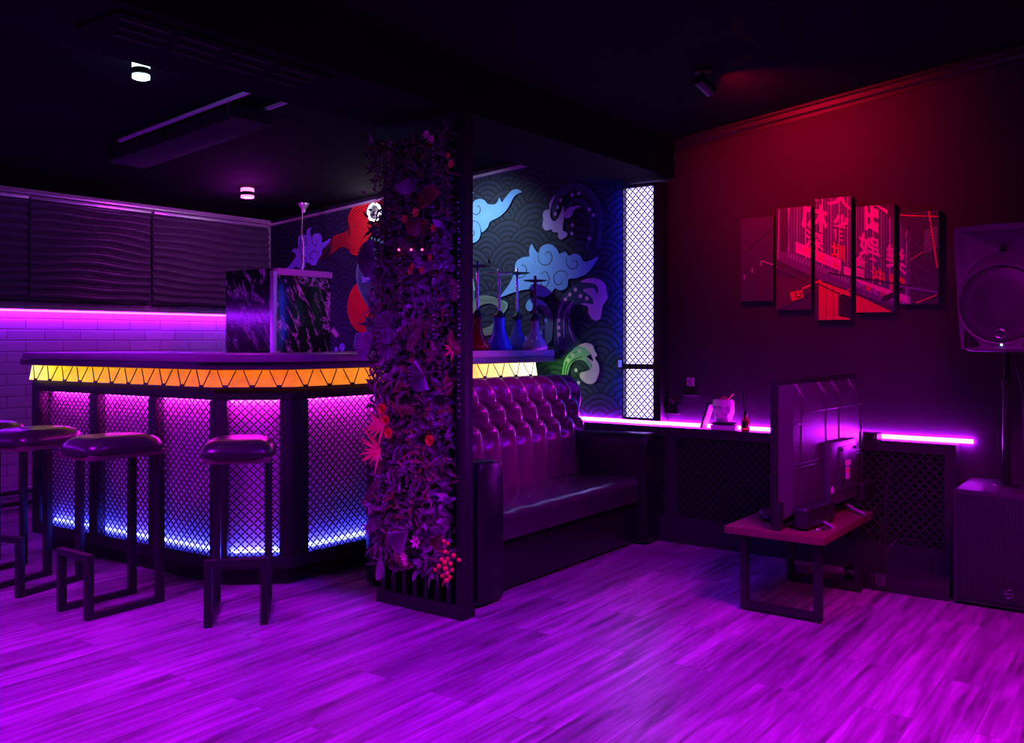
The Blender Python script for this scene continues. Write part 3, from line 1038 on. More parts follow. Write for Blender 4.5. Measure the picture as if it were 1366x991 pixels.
# street below
cpoly('rust', (565, 575), (745, 640), (745, 830), (565, 830))
cpoly('dark', (676, 640), (745, 665), (745, 790), (676, 775))
for a in (606, 648):
    cline('dark', (a, 585 + (a - 565) * .3), (a, 830), 4)
cpoly('rust', (765, 655), (800, 665), (1000, 760), (1000, 800), (765, 800))
cpoly('brown', (325, 560), (520, 560), (520, 640), (440, 690), (325, 740))
cpoly('rust', (400, 640), (470, 625), (475, 670), (410, 690))
cchar('U', 448, 655, 32, 34, 'dark')
cline('hot', (470, 620), (580, 570), 10)
cline('dark', (560, 590), (760, 690), 7)
cline('dark', (325, 500), (520, 590), 5)
cline('pale', (240, 460), (330, 495), 5)
cline('ledge', (330, 500), (520, 585), 5)
cline('dark', (620, 530), (1090, 605), 9)
cline('tube', (1000, 600), (1240, 640), 10)
cline('hot', (1120, 700), (1235, 655), 7)
cline('hot', (680, 655), (745, 620), 6)
cpoly('dark', (920, 690), (930, 665), (1040, 610), (1050, 630), (960, 690))
for i in range(10):
    cline('pale', (1165, 300 + i * 13), (1245, 262 + i * 13), 3)
cline('hot', (1190, 170), (1240, 500), 10)
cline('hot', (1030, 201), (1246, 209), 7)
cline('ledge', (1165, 175), (1205, 260), 6)
cline('hot', (1085, 455), (1160, 410), 4)
for a in range(5):
    cline('ledge', (1050, 320 + a * 60), (1180, 400 + a * 60), 3)
cline('tube', (1030, 230), (1080, 700), 4)
cline('ledge', (1055, 310), (1150, 640), 4)
cline('pale', (340, 165), (332, 450), 4)
cline('tube', (400, 160), (388, 410), 5)
cline('brown', (130, 420), (300, 270), 5)
for px, py in ((238, 475), (188, 515), (143, 553)):
    cline('pale', (px, py - 14), (px - 2, py + 14), 6)
cpoly('brown', (225, 620), (246, 620), (240, 665), (222, 660))
for px, py in ((287, 405), (225, 385), (275, 330)):
    cline('brown', (px, py - 12), (px, py + 12), 4)
LBL = ['leftmost and darkest wall canvas, almost plain night sky', 'second wall canvas from the left, sign edge above an air conditioner', 'tallest wall canvas in the middle with an orange door below pink signs', 'fourth wall canvas from the left, large pink sign characters above a red roof', 'rightmost wall canvas with a pink pole crossing dark scaffolding']
for ci, (ya, yb, za, zb) in enumerate(CAN):
    root = thing('canvas_print', LBL[ci], 'canvas picture', (CVX, (ya + yb) / 2, za), 0, 'five piece canvas set on the dark wall')
    MB().box(CVX + .004, WX - .004, yb, ya, za, zb).build('canvas_frame', mat('canvas edge', (.05, .02, .06), .7), root, bevel=.0015)
    pr = MB().mat(0).add([(CVX + .0035, ya, za), (CVX + .0035, yb, za), (CVX + .0035, yb, zb), (CVX + .0035, ya, zb)], [(0, 1, 2, 3)])
    for li, (polys, col) in enumerate(LY):
        bm = bmesh.new()
        for w in polys:
            try:
                bm.faces.new([bm.verts.new((0, y, z)) for y, z in w])
            except ValueError:
                pass
        for co, no in (((0, yb + .002, 0), (0, -1, 0)), ((0, ya - .002, 0), (0, 1, 0)), ((0, 0, za + .002), (0, 0, -1)), ((0, 0, zb - .002), (0, 0, 1))):
            g = bm.verts[:] + bm.edges[:] + bm.faces[:]
            if g:
                bmesh.ops.bisect_plane(bm, geom=g, plane_co=co, plane_no=no, clear_outer=True)
        if bm.faces:
            bm.verts.index_update()
            ix = {v: i for i, v in enumerate(bm.verts)}
            pr.mat(pn.index(col))
            fs = []
            for f in bm.faces:
                f.normal_update()
                q = [ix[v] for v in f.verts]
                fs.append(q if f.normal.x < 0 else q[::-1])
            pr.add([(CVX + .0033 - li * .00004, v.co.y, v.co.z) for v in bm.verts], fs)
        bm.free()
    pr.build('print', pm, root)

# ------------------------------------------------------------------ marble block, blinds, pipes, cable behind the bar
mb = thing('marble_cabinet', 'tall black marble cabinet with white veins standing behind the bar', 'cabinet', (4.04, 5.0, 0))
MB().box(4.062, 4.55, 5.0, 5.53, .002, 1.700).build('body', M['marble'], mb, bevel=.002)
MB().box(4.03, 4.061, 4.992, 5.03, .002, 1.726).build('corner_strip', M['steel_trim'], mb, bevel=.002)
MB().box(4.0395, 4.0615, 5.031, 5.53, .002, 1.745).build('side_slab', M['marble'], mb)
MB().box(4.0622, 4.56, 4.988, 5.53, 1.7005, 1.745).build('top_cap', mat('pale cap strip', (.55, .5, .56), .4), mb, bevel=.002)


def blind(x0, x1, label, seed):
    rg = random.Random(seed)
    ph = [rg.uniform(0, 6) for _ in range(4)]

    def fn(u, v):
        x = x0 + (x1 - x0) * u
        sag = .012 * math.sin(PI * u) * math.sin(ph[0] + 5 * v) + .006 * math.sin(9 * u + ph[1] + 7 * v)
        z = 2.235 - .70 * v + sag
        k = 12.0 * v + .25 * math.sin(3 * u + ph[2])
        d = .022 * abs(math.sin(PI * k)) ** .8 + .004 * math.sin(6 * u + ph[3] + 11 * v)
        return (x, WY - .022 - d, z)
    t = thing('pleated_blind', label, 'blind', ((x0 + x1) / 2, WY - .03, 1.535), 0, 'dark pleated blinds on the brick wall')
    o = MB().grid(fn, 40, 150).build('fabric', M['blind'], t, smooth=80)
    MB().box(x0 + .002, x1 - .002, WY - .06, WY - .012, 2.238, 2.262).build('head_rail', M['steel_trim'], t, bevel=.003)
    MB().box(x0 + .004, x1 - .004, WY - .045, WY - .02, 1.522, 1.534).build('bottom_bar', M['plastic_dark'], t, bevel=.002)


M['blind'] = mat('dark satin pleated fabric', (.11, .10, .12), .34, var=.35, scale=6, stretch=(1, 1, 3), bump=.1, bscale=40)
blind(2.1, 3.115, 'leftmost dark pleated blind, cut off by the photo edge', 1)
blind(3.13, 4.05, 'dark pleated blind between two others above the LED line', 2)
blind(4.075, 5.2, 'dark pleated blind nearest the mural, partly behind the marble cabinet', 3)
tag(MB().box(2.0, 5.24, WY - .05, WY - .004, 2.272, 2.292).build('curtain_track', M['steel_trim'], bevel=.003), 'long pale metal curtain track above the pleated blinds', 'curtain track')
for zz, lb in ((.205, 'upper dark heating pipe low on the brick wall'), (.125, 'lower dark heating pipe low on the brick wall')):
    pp = thing('heating_pipe', lb, 'pipe', (2.6, 6.46, zz), 0, 'heating pipes left of the bar')
    MB().tube([(1.2, 6.47, zz), (4.2, 6.47, zz)], .016, 12).build('pipe', M['black_metal'], pp, smooth=60)
    for x in (2.4, 3.135, 3.9):
        MB().box(x - .012, x + .012, 6.45, 6.538, zz - .024, zz + .024).build('bracket', M['steel_trim'], pp, bevel=.003)
bb_ = thing('bar_appliance', 'small dark appliance with an orange pilot light beside the marble cabinet', 'appliance', (4.72, 4.62, 1.0))
# it stands on a back shelf that hides behind the bar top
MB().box(4.62, 4.86, 4.55, 4.74, 1.0, 1.225).build('housing', M['plastic'], bb_, bevel=.015)
MB().box(4.655, 4.668, 4.541, 4.5495, 1.205, 1.217).build('pilot_light', M['orange_led'], bb_)
sh = thing('back_shelf', 'black back counter behind the bar carrying a small appliance', 'counter', (4.78, 4.66, 0))
MB().box(4.565, 5.2, 4.5, 4.98, .95, .998).build('worktop', M['counter_edge'], sh, bevel=.003)
MB().box(4.575, 5.19, 4.53, 4.97, .001, .949).build('body', M['black_wood'], sh)
tag(MB().bar((4.556, 4.985, 1.33), (4.60, 4.975, 1.28), .035, .002, (0, 1, .2)).build('paper_tag', M['white']), 'small white paper tag hanging at the marble cabinet corner', 'tag')

# ceiling cable from a small rosette down to the cabinet
ck = thing('hanging_cable', 'pale cable hanging from a ceiling rosette to the marble cabinet', 'cable', (5.0, 5.75, zbar(5.75) - .07))
hz = zbar(5.79)
MB().lathe([(.004, -.075), (.016, -.07), (.018, -.045), (.03, -.03), (.045, -.004), (.045, .003)], (4.98, 5.79, hz - .005), 20).build('rosette', M['steel_trim'], ck, smooth=50)
MB().tube([(4.965, 5.785, hz - .07), (4.95, 5.78, 2.12), (4.87, 5.66, 2.0), (4.78, 5.56, 1.86), (4.68, 5.46, 1.752), (4.60, 5.40, 1.7505)], .0055, 8).build('cable', M['wire_white'], ck, smooth=60)
MB().tube([(4.96, 5.79, hz - .075), (4.90, 5.72, 2.10), (4.83, 5.66, 1.97), (4.72, 5.50, 1.86), (4.60, 5.42, 1.7515)], .003, 8).build('cable', M['rubber'], ck, smooth=60)


# ------------------------------------------------------------------ ceiling lamps
def lamp(loc, r, h, m, label):
    t = thing('ceiling_lamp', label, 'ceiling lamp', loc)
    x, y, z = loc
    MB().lathe([(r * .96, -h * .36), (r * .96, -.004), (r * .8, -.0005)], loc, 32).build('upper_diffuser', m, t, smooth=50)
    MB().lathe([(r * .9, -h * .74), (r, -h * .70), (r, -h * .40), (r * .9, -h * .37)], loc, 32).build('housing', M['black_metal'], t, smooth=50)
    MB().lathe([(.001, -h), (r * .7, -h * .995), (r * .95, -h * .95), (r * .95, -h * .75)], loc, 32).build('lower_diffuser', m, t, smooth=50)


lamp((2.336, 3.822, zbar(3.822) - .004), .040, .082, M['lamp_cyan'], 'white-blue glowing cylinder lamp on the ceiling above the bar')
lamp((4.285, 5.606, zbar(5.606) - .004), .050, .075, M['lamp_pink'], 'small pink glowing cylinder lamp on the ceiling near the blinds')
# round wall lamp by the red mane
wl = thing('wall_lamp', 'round cyan-white wall lamp glowing beside the flower panel top', 'wall lamp', (5.235, 5.17, 2.27))
xr = Matrix.Rotation(-PI / 2, 4, 'Y')
c0 = Vector((5.232, 5.15, 2.262))
MB().lathe([(.03, 0), (.03, .03), (.07, .045), (.07, .075), (.05, .08)], c0, 28, xr.to_3x3()).build('housing', M['black_metal'], wl, smooth=50)
MB().tube([c0 + Vector((-.085, .066 * math.cos(a * PI / 16), .066 * math.sin(a * PI / 16))) for a in range(33)], .010, 10, False).build('ring_diffuser', M['lamp_cyan'], wl, smooth=60)
# red spotlight
sz = zroom(1.917)
sp = thing('ceiling_spotlight', 'small black ceiling spotlight throwing red light on the canvas wall', 'spotlight', (4.19, 1.92, sz - .1))
MB().lathe([(.001, -.012), (.042, -.012), (.045, -.002)], (4.19, 1.92, sz - .003), 24).build('ceiling_plate', M['black_metal'], sp, smooth=40)
MB().tube([(4.19, 1.92, sz - .014), (4.19, 1.92, sz - .04)], .008, 10).build('arm', M['black_metal'], sp, smooth=40)
ax = Vector((.88, -.25, -.40)).normalized()
hc = Vector((4.205, 1.915, sz - .072))
R3 = Vector((0, 0, 1)).rotation_difference(ax).to_matrix()
MB().lathe([(.012, -.055), (.030, -.05), (.033, -.03), (.033, .055), (.028, .057), (.028, .05)], hc, 24, R3).build('head', M['black_metal'], sp, smooth=40)
MB().lathe([(.001, .047), (.0275, .047), (.0275, .044)], hc, 24, R3).build('lens', M['lamp_red'], sp)

# black box hanging from two rails on the bar ceiling
hb = thing('hanging_box', 'long black box hung between two rails on the ceiling above the bar', 'ceiling box', (3.05, 4.5, 2.36))
for x, y0, y1 in ((2.93, 3.77, 5.02), (3.17, 3.77, 5.02)):
    MB().bar((x, y0, zbar(y0) - .012), (x, y1, zbar(y1) - .012), .016, .018).build('rail', M['rail'] if 'rail' in M else M.setdefault('rail', mat('pale lilac rail', (.75, .7, .8), .4)), hb, bevel=.002)
vs = [(x, y, zbar(y) - dz) for y in (3.97, 5.2) for x, dz in ((2.955, .10), (3.205, .10), (3.205, .026), (2.955, .026))]
MB().add(vs, [(3, 2, 1, 0), (4, 5, 6, 7), (0, 1, 5, 4), (1, 2, 6, 5), (2, 3, 7, 6), (3, 0, 4, 7)]).build('case', M['void'], hb, bevel=.004)
for y in (4.0, 4.6, 5.15):
    MB().box(2.938, 2.953, y - .012, y + .012, zbar(y) - .075, zbar(y) - .003).build('bracket', M['black_metal'], hb)

# ------------------------------------------------------------------ sofa
so = thing('tufted_sofa', 'black leather sofa with a deep buttoned back in front of the bar', 'sofa', (4.2, 3.0, 0))
SX0, SX1 = 3.30, 5.115
MB().box(3.505, 4.925, 2.715, 3.38, .012, .285).build('base', M['leather_shaded'], so, bevel=.012)


def arm(x0, x1, out):
    mbx = MB()
    n = 28
    prof = []
    w = x1 - x0
    for k in range(n):          # rounded-top section
        a = 2 * PI * k / n
        e = .40 if math.sin(a) > 0 else .14
        cx, cz = math.copysign(abs(math.cos(a)) ** e, math.cos(a)), math.copysign(abs(math.sin(a)) ** e, math.sin(a))
        prof.append((cx * .5, cz * .5 + .5))
    ys = [2.632, 2.636, 2.648, 2.68, 2.76, 3.1, 3.33, 3.365, 3.372]
    sc = [.84, .93, .98, 1, 1, 1, 1, .97, .88]
    vs = []
    for y, s_ in zip(ys, sc):
        for px, pz in prof:
            top = .685 - .022 * ((y - 2.63) / .74)
            vs.append((x0 + w / 2 + px * w * s_, y, .012 + (top - .012) * (.5 + (pz - .5) * (s_ * .3 + .7))))
    fs = [(i * n + k, (i + 1) * n + k, (i + 1) * n + (k + 1) % n, i * n + (k + 1) % n) for i in range(len(ys) - 1) for k in range(n)]
    fs += [tuple(range(n)), tuple((len(ys) - 1) * n + k for k in range(n))[::-1]]
    mbx.add(vs, fs)
    o = mbx.build('arm', M['leather_shaded'], so, smooth=50)
    # piping round the front panel
    MB().tube([(x0 + w / 2 + px * w * .95, 2.637, .012 + (.683 - .012) * (.5 + (pz - .5) * .975)) for px, pz in prof + prof[:1]], .005, 8, False).build('piping', M['leather_shaded'], o, smooth=60)


arm(3.302, 3.502, -1)
arm(4.928, 5.112, 1)


def seat(u, v):
    x = 3.506 + u * 1.416
    # v runs from the back over the top, round the front and under
    L1, Rr, H = .42, .055, .09
    s_ = v * (L1 + Rr * PI / 2 + H)
    bul = .022 * math.sin(PI * u) ** .5 * math.sin(PI * min(1, s_ / L1)) ** .7
    wr = .0022 * math.sin(38 * u + 9 * math.sin(5 * v)) * max(0, 1 - abs(s_ - L1) / .16) * (.35 + .65 * max(0, math.sin(7 * u + 1)))
    if s_ < L1:
        return (x, 3.16 - s_, .395 + bul + wr + .02 * (s_ / L1))
    s_ -= L1
    if s_ < Rr * PI / 2:
        a = s_ / Rr
        return (x, 2.74 - Rr * math.sin(a) - .018, .36 + Rr * math.cos(a) + wr + .0)
    s_ -= Rr * PI / 2
    return (x, 2.667 + .012 * (s_ / H) , .36 - s_)


sm = MB().grid(seat, 120, 60)
b0 = len(sm.v)
sm.box(3.508, 4.92, 2.70, 3.15, .29, .352)
seatob = sm.build('seat_cushion', M['leather_dimmed'], so, smooth=70)
# deep-buttoned back
BX0, BX1 = 3.47, 5.075
PX_, RS = .158, .118


def back(u, v):
    x = BX0 + (BX1 - BX0) * u
    # path: from seat level up the front, over the roll, down behind
    H = .50
    Rr = .062
    tot = H + PI * Rr + .25
    s_ = v * tot
    if s_ < H:
        y, z, ny, nz = 3.165 + .055 * (s_ / H), .40 + s_, -1, .1
    elif s_ < H + PI * Rr:
        a = (s_ - H) / Rr
        y, z, ny, nz = 3.22 + Rr - Rr * math.cos(a), .90 + Rr * math.sin(a), -math.cos(a), math.sin(a)
    else:
        y, z, ny, nz = 3.22 + 2 * Rr, .90 - (s_ - H - PI * Rr), 1, 0
    # tuft field: rows counted from the top button row down
    w = (s_ - .29) / RS            # row 0 = lowest buttons, row 2 = top buttons
    U = (x - BX0) / PX_
    A = .078
    if w <= 0:
        f = abs(math.sin(PI * (U + .5)))            # vertical pleats below
        k = min(1, -w * RS / .26)
        d = A * (f ** .55) * (1 - .55 * k) + A * .25 * k
        r2 = (((U + .5) - round(U + .5)) * PX_) ** 2 + (w * RS) ** 2
        d *= 1 - math.exp(-r2 / .0015)
    elif w >= 2:
        f = abs(math.sin(PI * (U + .5)))
        k = min(1, (w - 2) * RS / .13)
        d = A * (f ** .55) * (1 - k) + A * .8 * k
        r2 = (((U + .5) - round(U + .5)) * PX_) ** 2 + ((w - 2) * RS) ** 2
        d *= 1 - math.exp(-r2 / .0015)
    else:
        s1, t1 = (U + .5) + w / 2, (U + .5) - w / 2
        f = abs(math.sin(PI * s1)) * abs(math.sin(PI * t1))
        d = A * (.25 + .75 * f ** .42)
        e1, e2 = abs(s1 - round(s1)), abs(t1 - round(t1))
        d *= 1 - .72 * math.exp(-(min(e1, e2) / .05) ** 2)
        best = 9
        for rr in (0, 1, 2):
            uu = (U + .5) + rr / 2
            du = (uu - round(uu)) * PX_
            best = min(best, du * du + ((w - rr) * RS) ** 2)
        d *= 1 - math.exp(-best / .0015)
    edge = min(1, min(u, 1 - u) / .03)
    d *= edge ** .5
    z -= .10 * max(0, (abs(u - .5) - .46) / .04) ** 2 * (1 if z > .6 else 0)
    return (x, y + ny * d, z + nz * d)


bk = MB().grid(back, 330, 130)
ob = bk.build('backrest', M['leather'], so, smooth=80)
MB().box(BX0 + .02, BX1 - .02, 3.285, 3.335, .05, .86).build('back_board', M['leather_shaded'], so)
for rr in (0, 1, 2):
    k = 0
    while True:
        x = BX0 + (k + .5 * (1 - rr % 2) + (0 if rr % 2 == 0 else 0)) * PX_
        # buttons sit where (U + .5) + rr/2 is whole
        uu = math.ceil(.5 + rr / 2 + .001) + k - .5 - rr / 2
        x = BX0 + uu * PX_
        k += 1
        if x > BX1 - .03:
            break
        s_ = .29 + rr * RS
        y, z = (3.165 + .055 * (s_ / .5), .40 + s_)
        if s_ > .5:
            y, z = 3.223, .90 + (s_ - .5)
        MB().sphere((x, y - .004, z), .012, 10, (1, .6, 1)).build('button', M['leather'], ob, smooth=60)
for x in (3.40, 5.02):
    for y in (2.70, 3.31):
        MB().lathe([(.02, 0), (.025, .0115)], (x, y, .0002), 12).build('foot', M['plastic_dark'], so)

# ------------------------------------------------------------------ stools
st = thing('bar_stool', '', 'bar stool', (0, 0, 0), 0, 'bar stools with domed black seats', local=True)
LW = .034
for sy in (-1, 1):
    y = sy * .118
    MB().box(.158, .158 + LW, y - LW / 2, y + LW / 2, .0301, .708).build('rear_leg', M['black_metal'], st, bevel=.002)
    MB().box(-.192, -.192 + LW, y - LW / 2, y + LW / 2, .0301, .262).build('footrest_leg', M['black_metal'], st, bevel=.002)
    MB().box(-.192, .192, y - LW / 2, y + LW / 2, 0, .030).build('floor_rail', M['black_metal'], st, bevel=.002)
MB().box(-.192, -.192 + LW, -.135, .135, .2625, .292).build('footrest', M['black_metal'], st, bevel=.002)
MB().box(-.178, .192, -.142, .142, .7085, .734).build('seat_frame', M['stool_board'], st, bevel=.002)


def dome(u, v):
    """saddle-shaped vinyl pad, pulled in at the corners"""
    a = 2 * PI * u
    n = 5.0
    ca, sa = math.cos(a), math.sin(a)
    sx_, sy_ = math.copysign(abs(ca) ** (2 / n), ca), math.copysign(abs(sa) ** (2 / n), sa)
    t = v * PI * .5
    prof_r = math.cos(t) ** .45 if v < 1 else 0
    zz = .735 + .075 * math.sin(t) ** .9
    r = prof_r * (1 + .03 * math.sin(v * PI))
    cor = (abs(sx_ * sy_)) ** 4
    return (.007 + sx_ * .196 * r, sy_ * .158 * r, zz - .020 * cor * r * math.sin(PI * min(1, v * 1.3)) + .004 * math.cos(3 * a) * (1 - v))


MB().grid(dome, 72, 24).build('seat_pad', M['stool_leather'], st, smooth=85)
SP = [((2.33, 4.06), 0, 'bar stool next to the rightmost one, footrest turned away from the counter'), ((2.29, 4.713), 13, 'third bar stool from the right, its seat overlapping the next one'),
      ((2.282, 5.302), 10, 'leftmost bar stool, cut off by the photo edge'), ((2.6145, 3.4765), 48.3, 'rightmost bar stool, turned at an angle before the bar corner')]
for i, ((x, y), r, lb) in enumerate(SP):
    o = st if i == 0 else copy_tree(st)
    o.location = (x, y, 0)
    o.rotation_euler = (0, 0, math.radians(r))
    o['label'] = lb

# ------------------------------------------------------------------ low table, television and what lies there
tb = thing('low_table', 'low bench table with thick wooden top and black square loop legs', 'table', (4.33, 1.46, 0))
MB().box(3.945, 4.71, 1.245, 1.70, .366, .400).build('table_top', M['walnut'], tb, bevel=.003)
for x in (4.05, 4.665):
    lg = MB()
    lg.box(x - .014, x + .014, 1.285, 1.323, .012, .3655).box(x - .014, x + .014, 1.625, 1.663, .012, .3655)
    lg.box(x - .014, x + .014, 1.3235, 1.6245, .012, .044).box(x - .014, x + .014, 1.3235, 1.6245, .345, .3655)
    l_ = lg.build('leg', M['black_metal'], tb, bevel=.0015)
    for y in (1.304, 1.644):
        MB().lathe([(.012, 0), (.012, .0115)], (x, y, .0002), 12).build('foot', M['rubber'], l_)

tv = thing('television', 'flat television seen from behind, standing on the low wooden table', 'television', (3.965, 1.478, .4005), math.radians(-4.3), local=True)
TW, TH_ = .985, .662
MB().box(0, TW, 0, .014, .012, TH_ + .012).build('screen_panel', M['plastic_dark'], tv, bevel=.003)
i0, i1 = .03, .085
z0, z1 = .03, TH_ - .004
fr_ = [(i0, -.0005, z0), (TW - i0, -.0005, z0), (TW - i0, -.0005, z1 - .01), (i0, -.0005, z1 - .01), (i1, -.045, z0 + .04), (TW - i1, -.045, z0 + .04), (TW - i1, -.045, z1 - .065), (i1, -.045, z1 - .065)]
MB().box(.004, TW - .004, -.012, -.0003, .016, TH_ + .008).build('rear_rim', M['plastic'], tv, bevel=.004)
sh_ = MB().add([(a, b - .012, c_) for a, b, c_ in fr_], [(4, 5, 6, 7), (0, 1, 5, 4), (1, 2, 6, 5), (2, 3, 7, 6), (3, 0, 4, 7)])
shell = sh_.build('back_shell', M['tv_shell'], tv, bevel=.006)
for u in (.195, .46, .625, .85):
    MB().tube([(u, -.016, z1 - .012), (u, -.04, z1 - .05), (u, -.0585, z1 - .075), (u, -.0585, .515)], [.010, .012, .009, .006], 8).build('rib', M['tv_shell'], shell, smooth=60)
gr = MB()
for a, b in (((.18, .52), (.93, .52)), ((.18, .52), (.165, .29)), ((.165, .47), (.10, .47)), ((.93, .50), (.93, .30)), ((.46, .515), (.46, .365)), ((.625, .515), (.625, .365)), ((.10, .285), (.41, .285)), ((.10, .268), (.41, .268)), ((.77, .285), (.93, .285)), ((.77, .268), (.93, .268)), ((.165, .262), (.165, .05)), ((.93, .262), (.93, .12)), ((.93, .47), (.955, .47))):
    gr.bar((a[0], -.0578, a[1]), (b[0], -.0578, b[1]), .007, .007, (0, 1, 0))
gr.build('moulded_edges', M['tv_shell'], shell, bevel=.0015)
MB().box(.42, .765, -.092, -.0575, .06, .362).build('electronics_box', M['tv_shell'], tv, bevel=.012)
MB().box(.53, .745, -.098, -.0925, .12, .335).build('mount_plate', M['tv_shell'], tv, bevel=.004)
for x, z in ((.555, .318), (.72, .318), (.555, .165), (.72, .165)):
    MB().tube([(x, -.098, z), (x, -.104, z)], .009, 10).build('screw_boss', M['plastic_dark'], tv)
lbm = MB().box(.60, .665, -.1, -.0985, .235, .262).box(.605, .65, -.1, -.0985, .17, .228).mat(1).box(.61, .625, -.1008, -.1001, .24, .257).box(.612, .645, -.1008, -.1001, .20, .222)
tag(lbm.build('rating_label', [M['white'], mat('label red', (.8, .08, .1), .6)], tv), 'white and red rating label')
tag(MB().lathe([(.001, .0015), (.017, .0015), (.0175, 0)], (.45, -.0925, .135), 20, Matrix.Rotation(PI / 2, 3, 'X')).build('round_sticker', M['white'], tv), 'round white sticker')
MB().box(.07, .40, -.13, -.0585, .004, .105).build('speaker_bar', M['plastic'], tv, bevel=.022, seg=4)
MB().box(.79, .965, -.12, -.0585, .03, .13).build('speaker_bar', M['plastic'], tv, bevel=.018, seg=4)
MB().box(.004, .05, -.030, -.0125, .004, .125).build('side_port_cover', M['plastic'], tv, bevel=.003)
for u in (.30, .70):
    for s_ in (-1, 1):
        pts = [(u + s_ * .005, -.02 * (1 if s_ < 0 else -1), .035), (u + s_ * .045, -.07 if s_ < 0 else .06, .022), (u + s_ * .10, -.155 if s_ < 0 else .13, .0065)]
        if s_ < 0:
            pts = [(u + .02, -.055, .03), (u - .03, -.11, .018), (u - .085, -.19, .0065)]
        else:
            pts = [(u + .02, .0145, .03), (u + .05, .07, .018), (u + .085, .13, .0065)]
        tag(MB().tube(pts, .0075, 10).build('foot', M['steel_trim'], tv, smooth=60), 'silver foot')
MB().tube([(.69, -.105, .07), (.66, -.16, .03), (.60, -.20, .0065), (.62, -.21, .006), (.66, -.205, .006)], .003, 8).build('power_cable', M['rubber'], tv, smooth=60)

cb = thing('cable_bundle', 'thin black cables running over the table edge down to the floor', 'cable', (4.74, 1.22, 0))
MB().tube([(4.685, 1.256, .408), (4.72, 1.235, .415), (4.755, 1.21, .33), (4.75, 1.235, .18), (4.735, 1.25, .03), (4.74, 1.245, .004)], .004, 8).build('cable', M['rubber'], cb, smooth=60)
MB().tube([(4.80, 1.19, .62), (4.78, 1.20, .50), (4.775, 1.20, .38), (4.765, 1.20, .25), (4.77, 1.225, .004)], .004, 8).build('cable', M['rubber'], cb, smooth=60)
MB().tube([(4.765, 1.19, .004), (4.79, 1.20, .20), (4.83, 1.16, .255), (4.90, 1.08, .24), (4.95, 1.03, .15), (4.97, 1.02, .004)], .004, 8).build('cable', M['rubber'], cb, smooth=60)

gp = thing('remote_control', 'small black remote control with shiny trim at the back corner of the table', 'remote', (4.24, 1.62, .4005))
RR = Matrix.Translation((4.20, 1.60, 0)) @ Matrix.Rotation(.5, 4, 'Z')
MB().pillow(-.075, .075, -.032, .032, .4008, .437, 4, 3, 30, 10, RR).build('body', M['plastic'], gp, smooth=70)
bt_ = MB()
for i in range(5):
    bt_.add([RR @ Vector((-.05 + i * .022 + a * .012, b * .014, .4375 + c_ * .003)) for c_ in (0, 1) for a, b in ((0, -1), (1, -1), (1, 1), (0, 1))], [(0, 3, 2, 1), (4, 5, 6, 7), (0, 1, 5, 4), (1, 2, 6, 5), (2, 3, 7, 6), (3, 0, 4, 7)])
bt_.build('buttons', M['chrome'], gp)
ks = thing('key_bunch', 'small bunch of keys lying before the television', 'keys', (4.14, 1.30, .4005))
MB().tube([(4.085 + .014 * math.cos(a * PI / 8), 1.318 + .014 * math.sin(a * PI / 8), .4045) for a in range(17)], .002, 8, False).build('ring', M['chrome'], ks, smooth=60)
for k, a in enumerate((-.2, .25, .6)):
    d = Vector((math.cos(a - .5), math.sin(a - .5), 0))
    p = Vector((4.10, 1.315, .405 + k * .0022))
    MB().bar(p, p + d * .055, .008, .002).lathe([(.001, -.001), (.011, -.001), (.011, .001), (.001, .001)], p + d * .012, 14).build('key', M['chrome'] if k else M['plastic'], ks)

# ------------------------------------------------------------------ loudspeaker on a pole on the subwoofer
def perf_mat(name, c, sc):
    m, nt, p = new_mat(name)
    tc = N(nt, 'ShaderNodeTexCoord')
    vo = N(nt, 'ShaderNodeTexVoronoi')
    vo.inputs['Scale'].default_value = sc
    vo.inputs['Randomness'].default_value = .15
    nt.links.new(tc.outputs['Object'], vo.inputs['Vector'])
    r = N(nt, 'ShaderNodeValToRGB')
    r.color_ramp.elements[0].position = .30
    r.color_ramp.elements[0].color = (.003, .003, .004, 1)
    r.color_ramp.elements[1].position = .42
    r.color_ramp.elements[1].color = (*c, 1)
    nt.links.new(vo.outputs['Distance'], r.inputs[0])
    nt.links.new(r.outputs[0], p.inputs['Base Color'])
    p.inputs['Roughness'].default_value = .45
    p.inputs['Metallic'].default_value = .2
    return m


M['sub_body'] = mat('subwoofer textured black', (.03, .025, .035), .5, var=.2, bump=.2, bscale=200)
M['grille'] = perf_mat('perforated speaker grille', (.055, .045, .06), 110)
M['sub_grille'] = perf_mat('perforated subwoofer grille', (.028, .022, .042), 75)
sb = thing('subwoofer', 'black floor subwoofer with perforated front under the speaker pole', 'subwoofer', (4.72, .65, 0), -PI / 2, local=True)
# local: x to the viewer's right, -y towards the room
MB().box(-.235, .235, .012, .47, .012, .546).build('cabinet', M['sub_body'], sb, bevel=.012)
MB().box(-.215, .215, .002, .0115, .035, .525).build('front_grille', M['sub_grille'], sb, bevel=.004)
er = MB().tube([(.0 + .019 * math.cos(a * PI / 12), -.0012, .085 + .019 * math.sin(a * PI / 12)) for a in range(25)], .0016, 8, False)
er.box(-.014, .014, -.0025, .0015, .0835, .0865)
er.build('badge', M['chrome'], sb)
for x in (-.18, .18):
    for y in (.07, .42):
        MB().lathe([(.02, 0), (.022, .0115)], (x, y, .0002), 14).build('foot', M['rubber'], sb)
MB().lathe([(.001, .552), (.055, .551), (.06, .5465)], (-.045, .265, 0), 24).build('pole_socket', M['black_metal'], sb, smooth=40)
pole = thing('speaker_pole', 'black metal pole standing on the subwoofer and carrying the loudspeaker', 'pole', (4.985, .695, .553))
MB().tube([(4.985, .695, .553), (4.985, .695, 1.06)], .0185, 20).build('lower_tube', M['black_metal'], pole, smooth=50)
